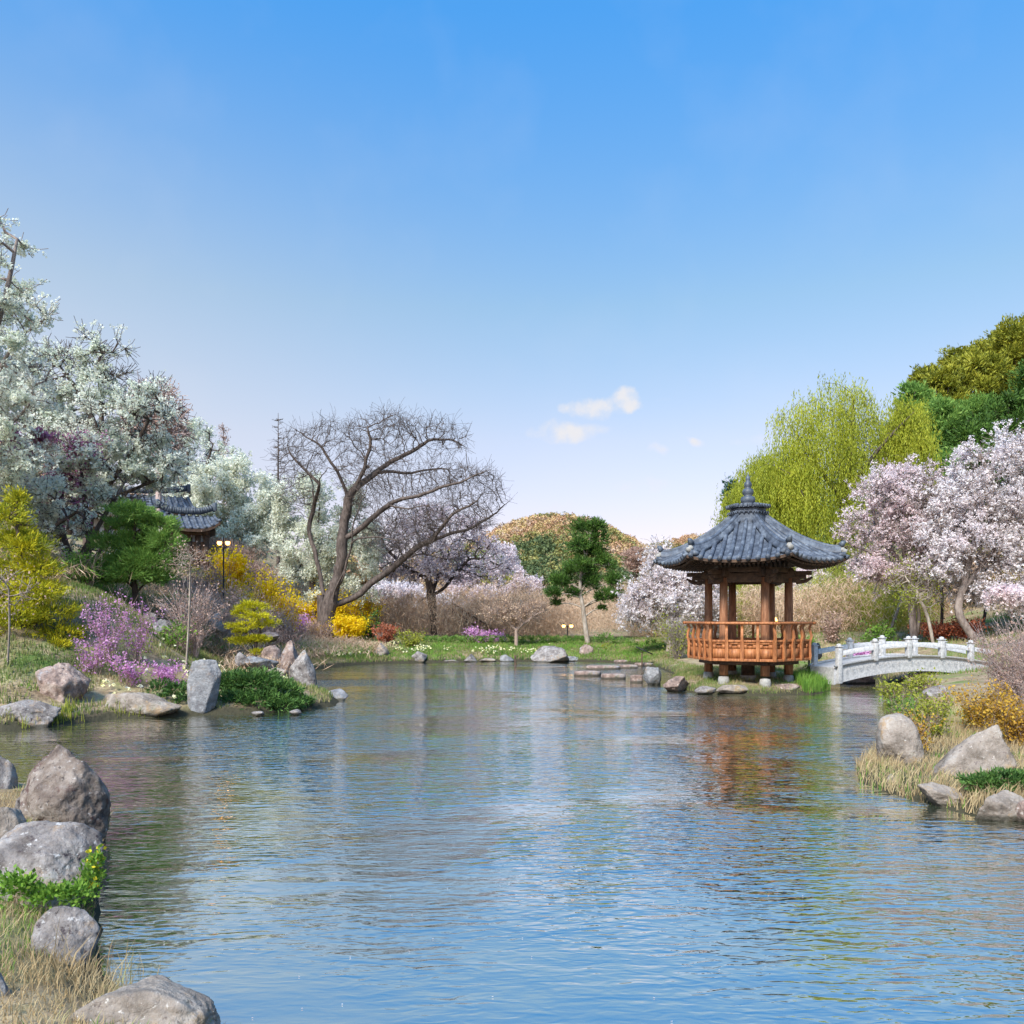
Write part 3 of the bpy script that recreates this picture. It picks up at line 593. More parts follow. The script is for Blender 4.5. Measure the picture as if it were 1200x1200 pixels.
b_ = CC; MB().lathe([(.001, .1), (.26, .1), (.24, .45), (.001, .45)], b_, 10).build('stone_base', M['concrete'], pav)
MB().lathe([(.001, .45), (.2, .45), (.2, .98), (.001, .98)], b_, 10).build('centre_post', M['wood_dark'], pav)
def hexslab(m, r0, r1, z0, z1):
    o_ = [hexp(r1, k, z) for z in (z0, z1) for k in range(6)]; c0, c1 = CC + (0, 0, z0), CC + (0, 0, z1)
    m.quads(o_, [(k, (k + 1) % 6, 6 + (k + 1) % 6, 6 + k) for k in range(6)])
    for z, fl in ((z0, 1), (z1, 0)):
        v = [hexp(r1, k, z) for k in range(6)]; m.quads(v, [(0, 1, 2, 3), (0, 3, 4, 5)] if not fl else [(3, 2, 1, 0), (5, 4, 3, 0)])
    return m
hexslab(MB(), 0, 1.60, 1.0, 1.12).build('deck', M['wood'], pav, bevel=.01)
m = MB()
for k in range(6):
    n_, t_ = face_frame(k); ap = 1.52 * math.cos(R(30)); m.box(CC + n_ * (ap - .12) + (0, 0, .90), (1.52 - .2, .14, .18), ux=t_)
for k in range(3): m.box(CC + (0, 0, .88), (2.2, .12, .14), ux=face_frame(k)[1])
m.build('deck_beams', M['wood_dark'], pav)
RR = 1.70; AP = RR * math.cos(R(30)); RW = RR
for k in range(6):
    n_, t_ = face_frame(k); c = CC + n_ * AP
    bd = MB()                                       # boards with a dark slot let into each of the four bays
    for j in range(4):
        u_ = (j - 1.5) * RW / 4; bw = RW / 4 - .05
        bd.box(c + t_ * u_ + (0, 0, 1.14), (bw, .035, .28), ux=t_); bd.box(c + t_ * u_ + (0, 0, 1.435), (bw, .035, .07), ux=t_)
        for s_ in (-1, 1): bd.box(c + t_ * (u_ + s_ * (bw / 2 - .055)) + (0, 0, 1.34), (.11, .035, .12), ux=t_)
        bd.box(c + t_ * u_ + n_ * -.03 + (0, 0, 1.34), (bw * .6, .02, .14), ux=t_)
    bd.build('panel_board', M['wood'], pav)
    MB().box(c + (0, 0, 1.50), (RW + .06, .09, .06), ux=t_).build('middle_rail', M['wood'], pav, bevel=.008)
    MB().box(c + (0, 0, .965), (RW + .06, .10, .075), ux=t_).build('bottom_rail', M['wood'], pav, bevel=.008)
    h0, h1 = hexp(RR + .13, k, 2.0), hexp(RR + .13, k + 1, 2.0); e_ = (h1 - h0) / np.linalg.norm(h1 - h0) * .10
    MB().tube([h0 - e_, h0, h1, h1 + e_], .042, 10).build('handrail', M['wood'], pav, smooth=True)
    prof = [(.05, .93), (.07, 1.05), (.055, 1.25), (.06, 1.45), (.10, 1.6), (.075, 1.74), (.04, 1.85), (.09, 1.97)]
    for j in range(4):
        if j == 0: q0 = hexp(RR, k, 0); dn = (q0 - CC); dn /= np.linalg.norm(dn); tt_ = np.cross((0, 0, 1), dn)
        else: q0 = c + t_ * ((j - 2) * RW / 4); dn, tt_ = n_, t_
        v = []
        for a_, z_ in prof:
            wd = .05 if z_ < 1.55 else .036
            for sx, sy in ((-1, -1), (1, -1), (1, 1), (-1, 1)): v.append(q0 + dn * (a_ - .04 + sy * .035 + .02) + tt_ * sx * wd + (0, 0, z_))
        v = np.array(v); i = np.arange(len(prof) - 1)[:, None] * 4; jj = np.arange(4)[None]; k2 = (jj + 1) % 4
        mb = MB(); mb.quads(v, np.stack([i + jj, i + k2, i + 4 + k2, i + 4 + jj], -1).reshape(-1, 4)); mb.quads(v[:4], [(3, 2, 1, 0)]); mb.quads(v[-4:], [(0, 1, 2, 3)])
        mb.build('baluster', M['wood'], pav, bevel=.006)
    # beams on the columns and the winged brackets
    b0, b1 = hexp(1.15, k, 0), hexp(1.15, k + 1, 0); mid = (b0 + b1) / 2
    MB().box(mid + (0, 0, 3.30), (1.15 - .16, .13, .26), ux=t_).build('beam', M['wood_dark'], pav, bevel=.01)
    MB().box(mid + (0, 0, 3.53), (1.42, .17, .14), ux=t_).build('upper_beam', M['wood_dark'], pav, bevel=.01)
    br = MB(); dn = (b0 - CC); dn /= np.linalg.norm(dn)
    for zz, l0, th in ((3.22, .34, .10), (3.33, .5, .11), (3.45, .66, .12)): br.box(b0 + dn * l0 * .35 + (0, 0, zz), (l0 * 1.25, .13, th), ux=dn)
    ww = np.array([b0 + dn * .2 + (0, 0, 3.18), b0 + dn * .48 + (0, 0, 3.22), b0 + dn * .66 + (0, 0, 3.33)]); br.tube(ww, [.07, .065, .03], 6)
    br.box(b0 + (0, 0, 3.43), (.34, .34, .2), ux=dn); br.build('bracket', M['wood_dark'], pav, bevel=.008)
# roof
RO, RI = 2.66 * math.cos(R(30)), .42
def rz_(rho, u_):
    t = np.clip((rho - RI) / (RO - RI), -.2, 1.1); half = np.maximum(rho * math.tan(R(30)), 1e-3); q = np.clip(np.abs(u_) / half, 0, 1)
    return 4.98 - 1.24 * (t * 1.42 - .42 * t * t) + .19 * q ** 2.6 * np.clip(t, 0, 1) ** 2.5
def rout(u_): return RO + .10 * (np.abs(u_) / (RO * math.tan(R(30)))) ** 2
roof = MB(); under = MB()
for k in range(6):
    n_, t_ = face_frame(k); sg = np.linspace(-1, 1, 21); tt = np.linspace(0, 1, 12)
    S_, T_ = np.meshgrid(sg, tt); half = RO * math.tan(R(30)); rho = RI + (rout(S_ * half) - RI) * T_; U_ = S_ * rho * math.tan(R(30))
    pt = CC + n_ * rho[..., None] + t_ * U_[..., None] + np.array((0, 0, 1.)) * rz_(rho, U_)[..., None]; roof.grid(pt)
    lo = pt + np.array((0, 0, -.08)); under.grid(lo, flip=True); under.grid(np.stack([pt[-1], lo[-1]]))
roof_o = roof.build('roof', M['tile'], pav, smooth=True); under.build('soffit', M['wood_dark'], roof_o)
for k in range(6):
    n_, t_ = face_frame(k); rows = MB(); raft = MB()
    for j in range(-5, 6):
        u_ = j * .254; lo = max(RI, abs(u_) / math.tan(R(30)) + .02); hi = float(rout(u_)) + .07; rr = np.linspace(lo, hi, 9)
        q = CC + n_ * rr[:, None] + t_ * u_ + np.array((0, 0, 1.)) * (rz_(rr, u_) + .040)[:, None]; rows.tube(q, [.060] * 8 + [.068], 10, a=.6)
        if lo < hi - .25:
            for du in (0, .127):
                rr2 = np.linspace(max(1.15, lo), hi - .16, 6); uu = u_ + du; q = CC + n_ * rr2[:, None] + t_ * uu + np.array((0, 0, 1.)) * (rz_(rr2, min(abs(uu), 1.4)) - .15)[:, None]
                if abs(uu) < hi * math.tan(R(30)) - .05: raft.tube(q, .035, 6)
    rows.build('tile_row', M['tile'], roof_o, smooth=True); raft.build('rafters', M['wood_dark'], roof_o, smooth=True)
    # hip ridge with its upturned end
    rh = np.linspace(.50, 2.58, 14); a = A0 + k * math.pi / 3; dn = np.array((math.cos(a), math.sin(a), 0)); tn = np.array((-dn[1], dn[0], 0))
    ap_ = rh * math.cos(R(30)); zz = rz_(ap_, ap_ * math.tan(R(30))); zz = zz + .02 + .07 * np.clip((rh - 2.2) / .5, 0, 1) ** 2
    hp = MB(); v = []
    for i in range(len(rh)):
        c = CC + dn * rh[i]
        for sx, dz in ((-.10, -.05), (-.10, .06), (-.065, .08), (-.065, .17), (.065, .17), (.065, .08), (.10, .06), (.10, -.05)): v.append(c + tn * sx + (0, 0, zz[i] + dz))
    v = np.array(v); n8 = 8; i = np.arange(len(rh) - 1)[:, None] * n8; jj = np.arange(n8)[None]; k2 = (jj + 1) % n8
    hp.quads(v, np.stack([i + jj, i + k2, i + n8 + k2, i + n8 + jj], -1).reshape(-1, 4)); e = v[-8:]; hp.quads(e, [(0, 1, 6, 7), (2, 3, 4, 5)])
    q = CC + dn * rh[:, None] + np.array((0, 0, 1.)) * (zz + .18)[:, None]; hp.tube(q, .062, 8)
    hro = hp.build('hip_ridge', M['tile'], roof_o)
    en = MB(); c = CC + dn * 2.61 + (0, 0, zz[-1] + .03); en.lathe([(.001, -.02), (.07, .0), (.08, .07), (.05, .13), (.001, .14)], c, 8); en.tube([c + (0, 0, .03), c + dn * .12 + (0, 0, .0)], .075, 8); en.build('end_tile', M['concrete'], hro, smooth=True)
    dg = MB(); dg.tube([c - dn * .04 + (0, 0, .17), c + dn * .03 + (0, 0, .27), c + dn * .10 + (0, 0, .30)], [.09, .075, .03], 7); dg.build('end_ornament', M['tile_dark'], hro, smooth=True)
    # fanned tiles at the corner
    fan = MB()
    for du in (-.16, -.07, .07, .16):
        q1 = CC + dn * 2.70 + tn * du; q0 = CC + dn * 2.40 + tn * du * .8; z1 = rz_(np.array([RO]), np.array([1.38]))[0]; fan.tube([q0 + (0, 0, z1 - .02), q1 + (0, 0, z1 + .03)], .07, 8)
    fan.build('corner_tiles', M['tile'], roof_o, smooth=True)
    ra = MB(); ra.tube([CC + dn * 1.1 + (0, 0, rz_(np.array([.95]), np.array([.55]))[0] - .22), CC + dn * 2.6 + (0, 0, rz_(np.array([2.25]), np.array([1.3]))[0] - .15)], .07, 6); ra.build('hip_rafter', M['wood_dark'], roof_o)
col_ = MB(); hexslab(col_, 0, .54, 4.85, 5.15); hexslab(col_, 0, .52, 5.15, 5.36); hexslab(col_, 0, .62, 5.38, 5.42)
for k in range(6):
    n_, t_ = face_frame(k)
    for j in range(-2, 3):
        q = CC + n_ * (.60 * math.cos(R(30))) + t_ * j * .13
        col_.tube([q + n_ * -.12 + (0, 0, 5.46), q + n_ * .06 + (0, 0, 5.43)], .055, 7)
        an = np.linspace(0, math.pi, 7); arc = q[None] + n_ * -.02 + t_ * (np.cos(an) * .065)[:, None] + np.array((0, 0, 1.)) * (5.20 + np.sin(an) * .075)[:, None]; col_.tube(arc, .022, 5)
col_.build('roof_collar', M['tile'], roof_o, bevel=.01)
fz = 5.46
MB().lathe([(.001, fz - .04), (.26, fz - .04), (.24, fz + .04), (.15, fz + .07), (.20, fz + .11), (.215, fz + .19), (.19, fz + .27), (.11, fz + .30), (.15, fz + .35), (.165, fz + .43), (.14, fz + .50), (.08, fz + .53),
            (.105, fz + .58), (.115, fz + .64), (.09, fz + .71), (.05, fz + .74), (.07, fz + .78), (.065, fz + .85), (.02, fz + .93), (.001, fz + .95)], CC, 18).build('finial', M['tile_dark'], roof_o, smooth=True)

# ------------------------------------------------------------------ the stone bridge
BA, BB = np.array((9.7, 25.35)), np.array((15.1, 27.3)); BL = np.linalg.norm(BB - BA); bx = (BB - BA) / BL; by = np.array((-bx[1], bx[0])); BW = 1.05
br0 = empty('stone_bridge', (BA[0], BA[1], .3), 'low arched white granite footbridge with square capped posts beside the islet', 'bridge')
def bp(t, w_, z): q = BA + bx * t * BL + by * w_; return np.array((q[0], q[1], z))
def dz(t): return .70 + .24 * (1 - (2 * t - 1) ** 2)
def uz(t): return .20 + .30 * (1 - (2 * t - 1) ** 2)
ts = np.linspace(-.03, 1.06, 25)
m = MB()
for w0, w1 in ((0, BW),):
    top = np.array([[bp(t, w0, dz(t)), bp(t, w1, dz(t))] for t in ts]); bot = np.array([[bp(t, w0, uz(t)), bp(t, w1, uz(t))] for t in ts])
    m.grid(top, flip=True); m.grid(bot); m.grid(np.stack([top[:, 0], bot[:, 0]], 1), flip=True); m.grid(np.stack([top[:, 1], bot[:, 1]], 1)); m.grid(np.stack([top[0], bot[0]])); m.grid(np.stack([top[-1], bot[-1]]), flip=True)
m.build('arch_slab', M['granite'], br0)
for w_, sgn in ((-.035, -1), (BW + .035, 1)):
    cm = MB()
    for z0, z1, pr in ((.0, .06, .045),):
        a_ = np.array([[bp(t, w_ + sgn * pr * .6, dz(t) + z1), bp(t, w_ - sgn * pr, dz(t) + z1), bp(t, w_ - sgn * pr, dz(t) + z0), bp(t, w_ + sgn * pr * .6, dz(t) + z0), bp(t, w_ + sgn * pr * .6, dz(t) + z1)] for t in ts]); cm.grid(a_)
    cm.build('stone_curb', M['granite'], br0)
    cv = MB()                                          # the carved cloud scroll on the side panel
    for k in range(22):
        t = .05 + k * .043; an = np.linspace(0, 1.9 * math.pi, 10); rr_ = .075 * (1 - an / 9)
        cv.tube([bp(t + r_ * math.cos(a) / BL * 1.3, w_ + sgn * .028, dz(t) - .15 + r_ * math.sin(a)) for a, r_ in zip(an, rr_)], .006, 4)
    cv.build('carved_scroll', M['granite'], br0, smooth=True)
    tp = [0.0, .235, .46, .69, .90]
    for k, t in enumerate(tp):
        H_ = .55 if k else .58; b_ = bp(t, w_ - sgn * .02, dz(t)); bot = b_[2] - (.02 if k else .5); m = MB(); m.box((b_[0], b_[1], (bot + b_[2] + H_) / 2), (.15, .15, b_[2] + H_ - bot), ux=(*bx, 0))
        m.box(b_ + (0, 0, H_ + .015), (.20, .20, .03), ux=(*bx, 0)); m.lathe([(.075, H_ + .03), (.08, H_ + .05), (.06, H_ + .09), (.001, H_ + .105)], b_, 10); m.build('post', M['granite'], br0, bevel=.01)
    for k in range(len(tp)):
        ta, tb = tp[k], (tp[k + 1] if k + 1 < len(tp) else 1.08); q = np.linspace(ta + .018, tb - .018, 6)
        v = np.array([[bp(t, w_ - sgn * .02 + a * .055, dz(t) + c_) for a, c_ in ((-1, .31), (1, .31), (1, .45), (-1, .45), (-1, .31))] for t in q]); m = MB(); m.grid(v); m.build('rail', M['granite'], br0)
tag(MB().box((11.3, 27.9, .0), (1.0, .5, .55), rz=.3).build('abutment_block', M['rock_brown'], bevel=.03), 'reddish stone block standing in the water under the white bridge', 'stone block')

# ------------------------------------------------------------------ the tiled houses up the left slope
def house(label, c, rz, Lx, Ly, wallh, ridge, over=1.0, group=None):
    c = np.array(c, float); h0 = empty('tiled_house', c, label, 'house', group); ux = np.array((math.cos(rz), math.sin(rz), 0)); uy = np.array((-ux[1], ux[0], 0)); up = np.array((0, 0, 1.))
    MB().box(c + up * (wallh / 2 - .3), (Lx, Ly, wallh + .6), ux=ux).build('wall', M['plaster'], h0)
    for i in range(5):
        for s_ in (-1, 1): MB().box(c + ux * (i / 4 - .5) * Lx + uy * s_ * (Ly / 2 + .02) + up * wallh / 2, (.25, .25, wallh), ux=ux).build('post', M['wood_dark'], h0)
    for i in range(4):
        MB().box(c + ux * ((i + .5) / 4 - .5) * Lx - uy * (Ly / 2 + .03) + up * wallh * .48, (Lx / 4 - .7, .08, wallh * .62), ux=ux).build('lattice_door', M['wood_col'], h0)
    MB().box(c + up * (wallh + .1), (Lx + .3, Ly + .3, .25), ux=ux).build('eave_beam', M['wood_dark'], h0)
    A, B_ = Lx / 2 + over, Ly / 2 + over
    def z(s, v_): a = abs(v_); return wallh + .25 + ridge * (1 - a) ** 1.35 + .45 * abs(s) ** 3 * a
    S_ = np.linspace(-1, 1, 25); V_ = np.linspace(-1, 1, 17)
    g = np.array([[c + ux * s * A * (1 if abs(v_) > .5 else .93 + .14 * abs(v_) * 1.0) + uy * v_ * B_ + up * z(s, v_) for s in S_] for v_ in V_]); m = MB(); m.grid(g); lo = g - up * .16
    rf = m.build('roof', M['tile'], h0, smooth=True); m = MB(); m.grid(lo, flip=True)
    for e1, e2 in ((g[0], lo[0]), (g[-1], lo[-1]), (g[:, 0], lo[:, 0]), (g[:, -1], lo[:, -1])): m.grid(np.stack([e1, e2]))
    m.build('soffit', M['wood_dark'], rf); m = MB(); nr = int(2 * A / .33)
    for k in range(nr + 1):
        s = -1 + 2 * k / nr
        for sg_ in (-1, 1):
            vv = np.linspace(.03, 1.0, 8) * sg_; m.tube([c + ux * s * A * .98 + uy * v_ * B_ * 1.01 + up * (z(s, v_) + .03) for v_ in vv], .085, 6)
    m.build('tile_rows', M['tile'], rf, smooth=True)
    m = MB(); q = [c + ux * s * A * .97 + up * (wallh + .25 + ridge + .22 + .3 * abs(s) ** 3) for s in S_]
    for a_, b2 in zip(q[:-1], q[1:]): m.box((a_ + b2) / 2, (np.linalg.norm(b2 - a_) + .04, .28, .32), ux=(b2 - a_))
    m.build('main_ridge', M['tile_dark'], rf)
    for s in (-1, 1): MB().box(c + ux * s * A * .99 + up * (wallh + ridge + .75), (.18, .4, .45), ux=ux).build('ridge_end', M['tile_dark'], rf, bevel=.05)
    for s in (-1, 1):
        g1 = MB(); pts = [c + ux * s * (A * .9) + uy * v_ * B_ + up * (z(s, v_) - .16) for v_ in np.linspace(-.6, .6, 7)]; b0 = [np.array((p[0], p[1], c[2] + wallh)) for p in pts]; g1.grid(np.array([pts, b0])); g1.build('gable', M['plaster'], rf)
    return h0
hc = P(160, HY, 44) - (1.9, 0, 0); house('blue grey tiled house half hidden behind the white magnolias, the higher roof', (hc[0], 44.5, 5.2), R(30), 6.8, 3.0, 1.9, 1.3, .8, 'tiled houses on the left slope')
hc = P(213, HY, 43); house('lower tiled house roof jutting right of the green pine', (hc[0], 43.6, 4.6), R(30), 1.6, 1.8, 1.7, .8, .6, 'tiled houses on the left slope')

# ------------------------------------------------------------------ lamps and sign
def lamp(label, px, d, ztop, sp=.22, r=.09):
    b_ = G(px, d); l0 = empty('garden_lamp', b_, label, 'lamp', 'twin garden lamps'); H_ = ztop - b_[2]
    MB().lathe([(.001, -.05), (.09, -.05), (.08, .08), (.035, .12), (.03, H_ * .9), (.05, H_ * .94), (.02, H_ * 1.06), (.001, H_ * 1.08)], b_, 10).build('pole', M['black'], l0, smooth=True)
    MB().tube([b_ + (-sp, 0, H_ + r), b_ + (-sp * .6, 0, H_ * .95), b_ + (sp * .6, 0, H_ * .95), b_ + (sp, 0, H_ + r)], .016, 6).build('arm', M['black'], l0)
    for s in (-1, 1):
        c = b_ + (s * sp, 0, H_); MB().lathe([(.001, -r), (r * .6, -r * .9), (r, -r * .2), (r * .95, r * .4), (r * .5, r * .85), (.001, r * .9)], c, 10).build('lantern', M['lamp'], l0, smooth=True)
        MB().lathe([(r * 1.25, r * .55), (r * .7, r * 1.0), (.01, r * 1.35)], c, 10).build('lantern_cap', M['black'], l0)
lamp('twin lantern garden lamp glowing above the hedge left of the tall pine', 665, 47.5, 1.66, .21, .10)
lamp('twin lantern lamp glowing above yellow forsythia beside the tiled house', 262, 35.5, 5.25, .17, .10)
b_ = G(907, 34); lp = empty('garden_lamp', b_, 'single glowing lantern lamp seen through the pavilion columns', 'lamp')
MB().tube([b_ - (0, 0, .1), b_ + (0, 0, 1.55)], .03, 8).build('pole', M['black'], lp)
MB().lathe([(.001, 1.5), (.10, 1.55), (.15, 1.7), (.10, 1.86), (.001, 1.9)], b_, 12).build('lantern', M['lamp'], lp, smooth=True)
b_ = G(755, 37); sg = empty('sign_board', b_, 'small tilted dark reading board on a thin post behind the stepping stones', 'sign')
MB().box(b_ + (-.1, 0, .35), (.05, .05, .9)).build('post', M['wood_dark'], sg)
v = MB(); v.box(b_ + (0, 0, .86), (.75, .35, .04), ux=(1, 0, -.45)); v.build('board', M['black'], sg)
b_ = G(948, 27.4); sp_k = empty('loudspeaker', b_, 'small black garden loudspeaker beside the left end of the bridge', 'speaker')
MB().box(b_ + (0, 0, .78), (.30, .2, .16)).build('housing', M['black'], sp_k, bevel=.02); MB().box(b_ + (0, 0, .33), (.05, .05, .76)).build('post', M['black'], sp_k)
# dark slanting timber fence behind the far hedge, and the red fence behind the bridge
f0, f1 = P(530, 707, 52), P(592, 746, 50); f0[2] = 3.0; fe = empty('timber_fence', G(560, 51), 'dark slatted timber handrail slanting down behind the far hedge', 'fence')
for k in range(16):
    t = k / 15; q = f0 * (1 - t) + f1 * t; MB().box((q[0], q[1], q[2] - .55), (.07, .09, 1.3)).build('post', M['wood_dark'], fe)
for dz_ in (0, -.45):
    MB().tube([f0 + (0, -.06, dz_), f1 + (0, -.06, dz_)], .06, 4).build('rail', M['wood_dark'], fe)
# stepping stones to the islet
ST = [(687.5, 792, 31.5, 30, 'nearest stepping stone, long and brown, leftmost in the near row'), (718.5, 796, 30, 28, 'thick brown stepping stone second in the near row'),
      (706, 784, 35.5, 38, 'long mauve stepping stone leftmost in the middle row'), (737, 783, 36, 19, 'short pinkish stepping stone in the middle row'), (756, 780, 37.5, 23, 'pale pinkish stepping stone rightmost in the middle row'),
      (731, 774.5, 40, 22, 'flat stepping stone leftmost in the far row'), (749, 774, 40.5, 24, 'flat reddish stepping stone nearest the far bank'), (746, 800, 28.2, 14, 'squat orange brown stepping stone beside the grey islet rock')]
for i, (px, pb, d, wp, lb) in enumerate(ST):
    c = P(px, pb, d); W_ = wp * d / F; r_ = np.random.default_rng(i + 3); n_ = 14; an = np.arange(n_) * 2 * math.pi / n_; ra = (1 + r_.normal(size=n_) * .06)
    sq = 1 / (np.abs(np.cos(an)) ** 3.5 + np.abs(np.sin(an)) ** 3.5) ** (1 / 3.5)
    ring = lambda k, z: np.stack([c[0] + np.cos(an) * W_ / 2 * ra * sq * k, c[1] + np.sin(an) * W_ * .33 * ra * sq * k, np.full(n_, z)], 1)
    H_ = (.17 if i < 2 else .14); H_ = .24 if i == 7 else H_
    m = MB(); v = np.concatenate([ring(.93, -.5), ring(1, -.05), ring(1.01, H_ * .8), ring(.95, H_), ring(.5, H_ + .015), ring(.01, H_ + .02)]); ii = np.arange(5)[:, None] * n_; jj = np.arange(n_)[None]
    m.quads(v, np.stack([ii + jj, ii + (jj + 1) % n_, ii + n_ + (jj + 1) % n_, ii + n_ + jj], -1).reshape(-1, 4)); tag(m.build('stepping_stone', M['rock_brown'], loc=(c[0], c[1], 0), smooth=True), lb, 'stepping stone', 'stepping stones crossing to the islet')
c = P(604, 780, 39); tag(MB().tube([(c[0], c[1], -.5), (c[0], c[1], .42)], .06, 8).build('wooden_stake', M['wood_dark'], loc=(c[0], c[1], 0)), 'short dark stake standing in the far water', 'stake')

# ------------------------------------------------------------------ rocks
rock('big pointed grey boulder on the near left bank, brown stained face', 76, 1000, 8.3, 100, 126, 11, 'rock_stained', .75, 6, (.50, .35), -.02, 19, .09, sharp=12)
rock('small grey boulder cut by the left edge, behind the big pointed boulder', -8, 948, 9.6, 52, 74, 12, 'rock', .8, 5, (.5, .3))
rock('pale pinkish boulder at the left edge below the pointed boulder', 4, 1000, 7.3, 52, 56, 13, 'rock_pale', .9, 5, (.3, .2))
rock('small knobbly grey rock leaning on the left foot of the pointed boulder', 26, 975, 8.3, 26, 44, 77, 'rock', .9, 5, (.3, .2))
rock('wide flat topped grey slab boulder below the pointed boulder', 40, 1052, 6.25, 150, 86, 114, 'rock', .8, 6, (.12, .2), .0, 13, .06, sharp=14)
rock('rounded purplish grey boulder on the dry grass at the near water edge', 78, 1142, 5.3, 74, 80, 15, 'rock', .9, 6, (.18, .2), 0, 20, .06, sharp=11)
rock('broad speckled pale boulder at the bottom left, nearest to the viewer', 168, 1232, 4.35, 185, 84, 16, 'rock_pale', .7, 6, (.45, .3), -.03, 13, .07)
rock('bluish stone cut by the bottom left corner', -2, 1235, 4.4, 44, 96, 17, 'rock_blue', .8, 5, (.35, .2))
rock('flat stone just under the water at the bottom left', 285, 1212, 4.45, 90, 25, 18, 'rock_blue', .5, 5, (.3, .2), z=-.10)
rock('pinkish overhanging boulder at the left shore beneath the golden conifer', 72, 836, 18.3, 54, 60, 21, 'rock_brown', .8, 5, (.25, .2), -.05, 10, .12)
rock('long dark grey boulder at the waterline by the left frame edge', 26, 856, 17.0, 84, 36, 22, 'rock', .5, 5, (.2, .3), 0, 12)
rock('long low pale rock at the waterline beside the upright slab', 163, 843, 18.8, 106, 32, 23, 'rock_pale', .4, 5, (.3, .3), -.12, 11, .09)
rock('tall upright blue grey slab standing at the left shore', 239, 840, 19.1, 40, 68, 24, 'rock_blue', .45, 5, (.12, .2), .28, 9, .035, 40)
rock('brown upright rock, rear of the standing pair', 343, 800, 25.0, 30, 50, 25, 'rock_brown', .8, 5, (.35, .2), .0, 10, .05)
rock('striped grey upright rock, front of the standing pair', 355, 814, 24.1, 36, 53, 26, 'rock', .8, 5, (.4, .2), -.05, 11, .05)
rock('small round reddish rock at the foot of the standing pair', 333, 812, 23.6, 22, 14, 27, 'rock_brown', .9, 4)
rock('flat pale brick shaped rock lying in the water off the juniper', 393, 822, 22.3, 31, 15, 28, 'rock_blue', .7, 4, (.08, .05), 0, 8, .03, 40)
rock('flat grey slab stepping down behind the juniper', 306, 785, 24.4, 44, 16, 29, 'rock_blue', .7, 4, (.1, .1), 0, 9)
rock('pale slab sloping to the standing rock pair', 322, 798, 23.6, 34, 16, 30, 'rock_pale', .5, 4, (.3, .2))
rock('grey rock at the right foot of the golden cloud pruned pine', 318, 778, 26, 26, 22, 31, 'rock_brown', .8, 4, (.3, .2))
rock('dark round rock below the golden cloud pruned pine', 284, 780, 24.2, 18, 16, 32, 'rock', .8, 4, (.2, .2))
rock('bluish pointed rock among bare shrubs up the left slope', 252, 740, 27.5, 17, 22, 33, 'rock_blue', .8, 4, (.5, .3))
rock('pale flat topped rock behind the tall purple azalea', 101, 722, 24.5, 27, 15, 34, 'rock_blue', .7, 4, (.1, .1))
rock('dome shaped grey rock right of the dark pine trunk', 192, 742, 25, 22, 17, 35, 'rock_blue', .8, 4, (.3, .2))
rock('smaller brownish rock beside the dome shaped rock', 177, 735, 25.4, 16, 18, 36, 'rock', .8, 4, (.3, .2))
rock('brown rock on the slope behind the golden cloud pruned pine', 316, 752, 30, 26, 12, 37, 'rock_brown', .8, 4)
rock('white topped boulder on the slope left of the green pine', 80, 657, 33, 34, 15, 38, 'rock_pale', .7, 4, z=4.2)
rock('dark layered boulder under the white topped boulder', 69, 672, 31.5, 24, 18, 39, 'rock', .7, 4, z=3.7)
rock('pale pyramid rock, tallest on the far shore by the daffodils', 445, 777, 40.3, 25, 24, 41, 'rock_pale', .8, 4, (.7, .4), 0, 9)
rock('blue grey rock standing among white daffodils', 391, 771, 42, 13, 20, 42, 'rock_blue', .8, 4, (.4, .2))
rock('low brown kerb rock left of the pyramid rock', 419, 779, 40, 30, 9, 43, 'rock_brown', .6, 4)
rock('flat grey slab right of the pyramid rock', 466, 773, 41.8, 24, 9, 44, 'rock_blue', .6, 4)
rock('low pale kerb rock at the waterline right of the pyramid rock', 468, 778, 40.3, 24, 6, 45, 'rock_pale', .5, 4)
rock('dark round topped far shore rock', 491, 778, 40.6, 20, 15, 46, 'rock', .8, 4, (.3, .2))
rock('dark far shore rock left of the wooden stake', 552, 778, 41, 17, 12, 47, 'rock', .8, 4, (.3, .2))
rock('flat pale stone between two dark far shore rocks', 571, 777, 41.2, 20, 6, 48, 'rock_pale', .6, 4)
rock('grey far shore rock just right of the wooden stake', 594, 778, 41.2, 17, 11, 49, 'rock_blue', .8, 4, (.3, .2))
rock('low flat stone at the far waterline below the pale gravel', 526, 778, 41, 26, 5, 50, 'rock', .6, 4)
rock('widest far shore boulder, purplish with a flat top', 644, 777, 41.0, 46, 20, 51, 'rock', .6, 5, (.25, .2), 0, 11)
rock('upright pale brown rock at the foot of the tall pine', 687, 776, 42.2, 17, 21, 52, 'rock_brown', .8, 4, (.2, .2))
rock('flat grey stone between the wide boulder and the pine', 671, 777, 41.5, 20, 8, 53, 'rock_blue', .7, 4)
rock('grey domed rock at the water left of the islet', 765, 803, 27.5, 22, 22, 54, 'rock_blue', .9, 5, (.25, .2))
rock('brown boulder at the islet front left corner', 793, 812, 24.8, 32, 20, 55, 'rock_brown', .8, 5, (.2, .2), 0, 10)
rock('pinkish rock at the islet waterline under the pavilion', 858, 812, 23.9, 40, 10, 56, 'rock_pale', .6, 4)
rock('brown waterline rock at the right of the islet front', 920, 812, 24.2, 38, 11, 57, 'rock_brown', .6, 4)
rock('small mossy stone at the islet front beside the brown boulder', 826, 813, 24.1, 26, 9, 58, 'rock', .6, 4)
rock('white boulder between pavilion and bridge', 957, 772, 27, 13, 19, 59, 'rock_pale', .8, 4, (.3, .2))
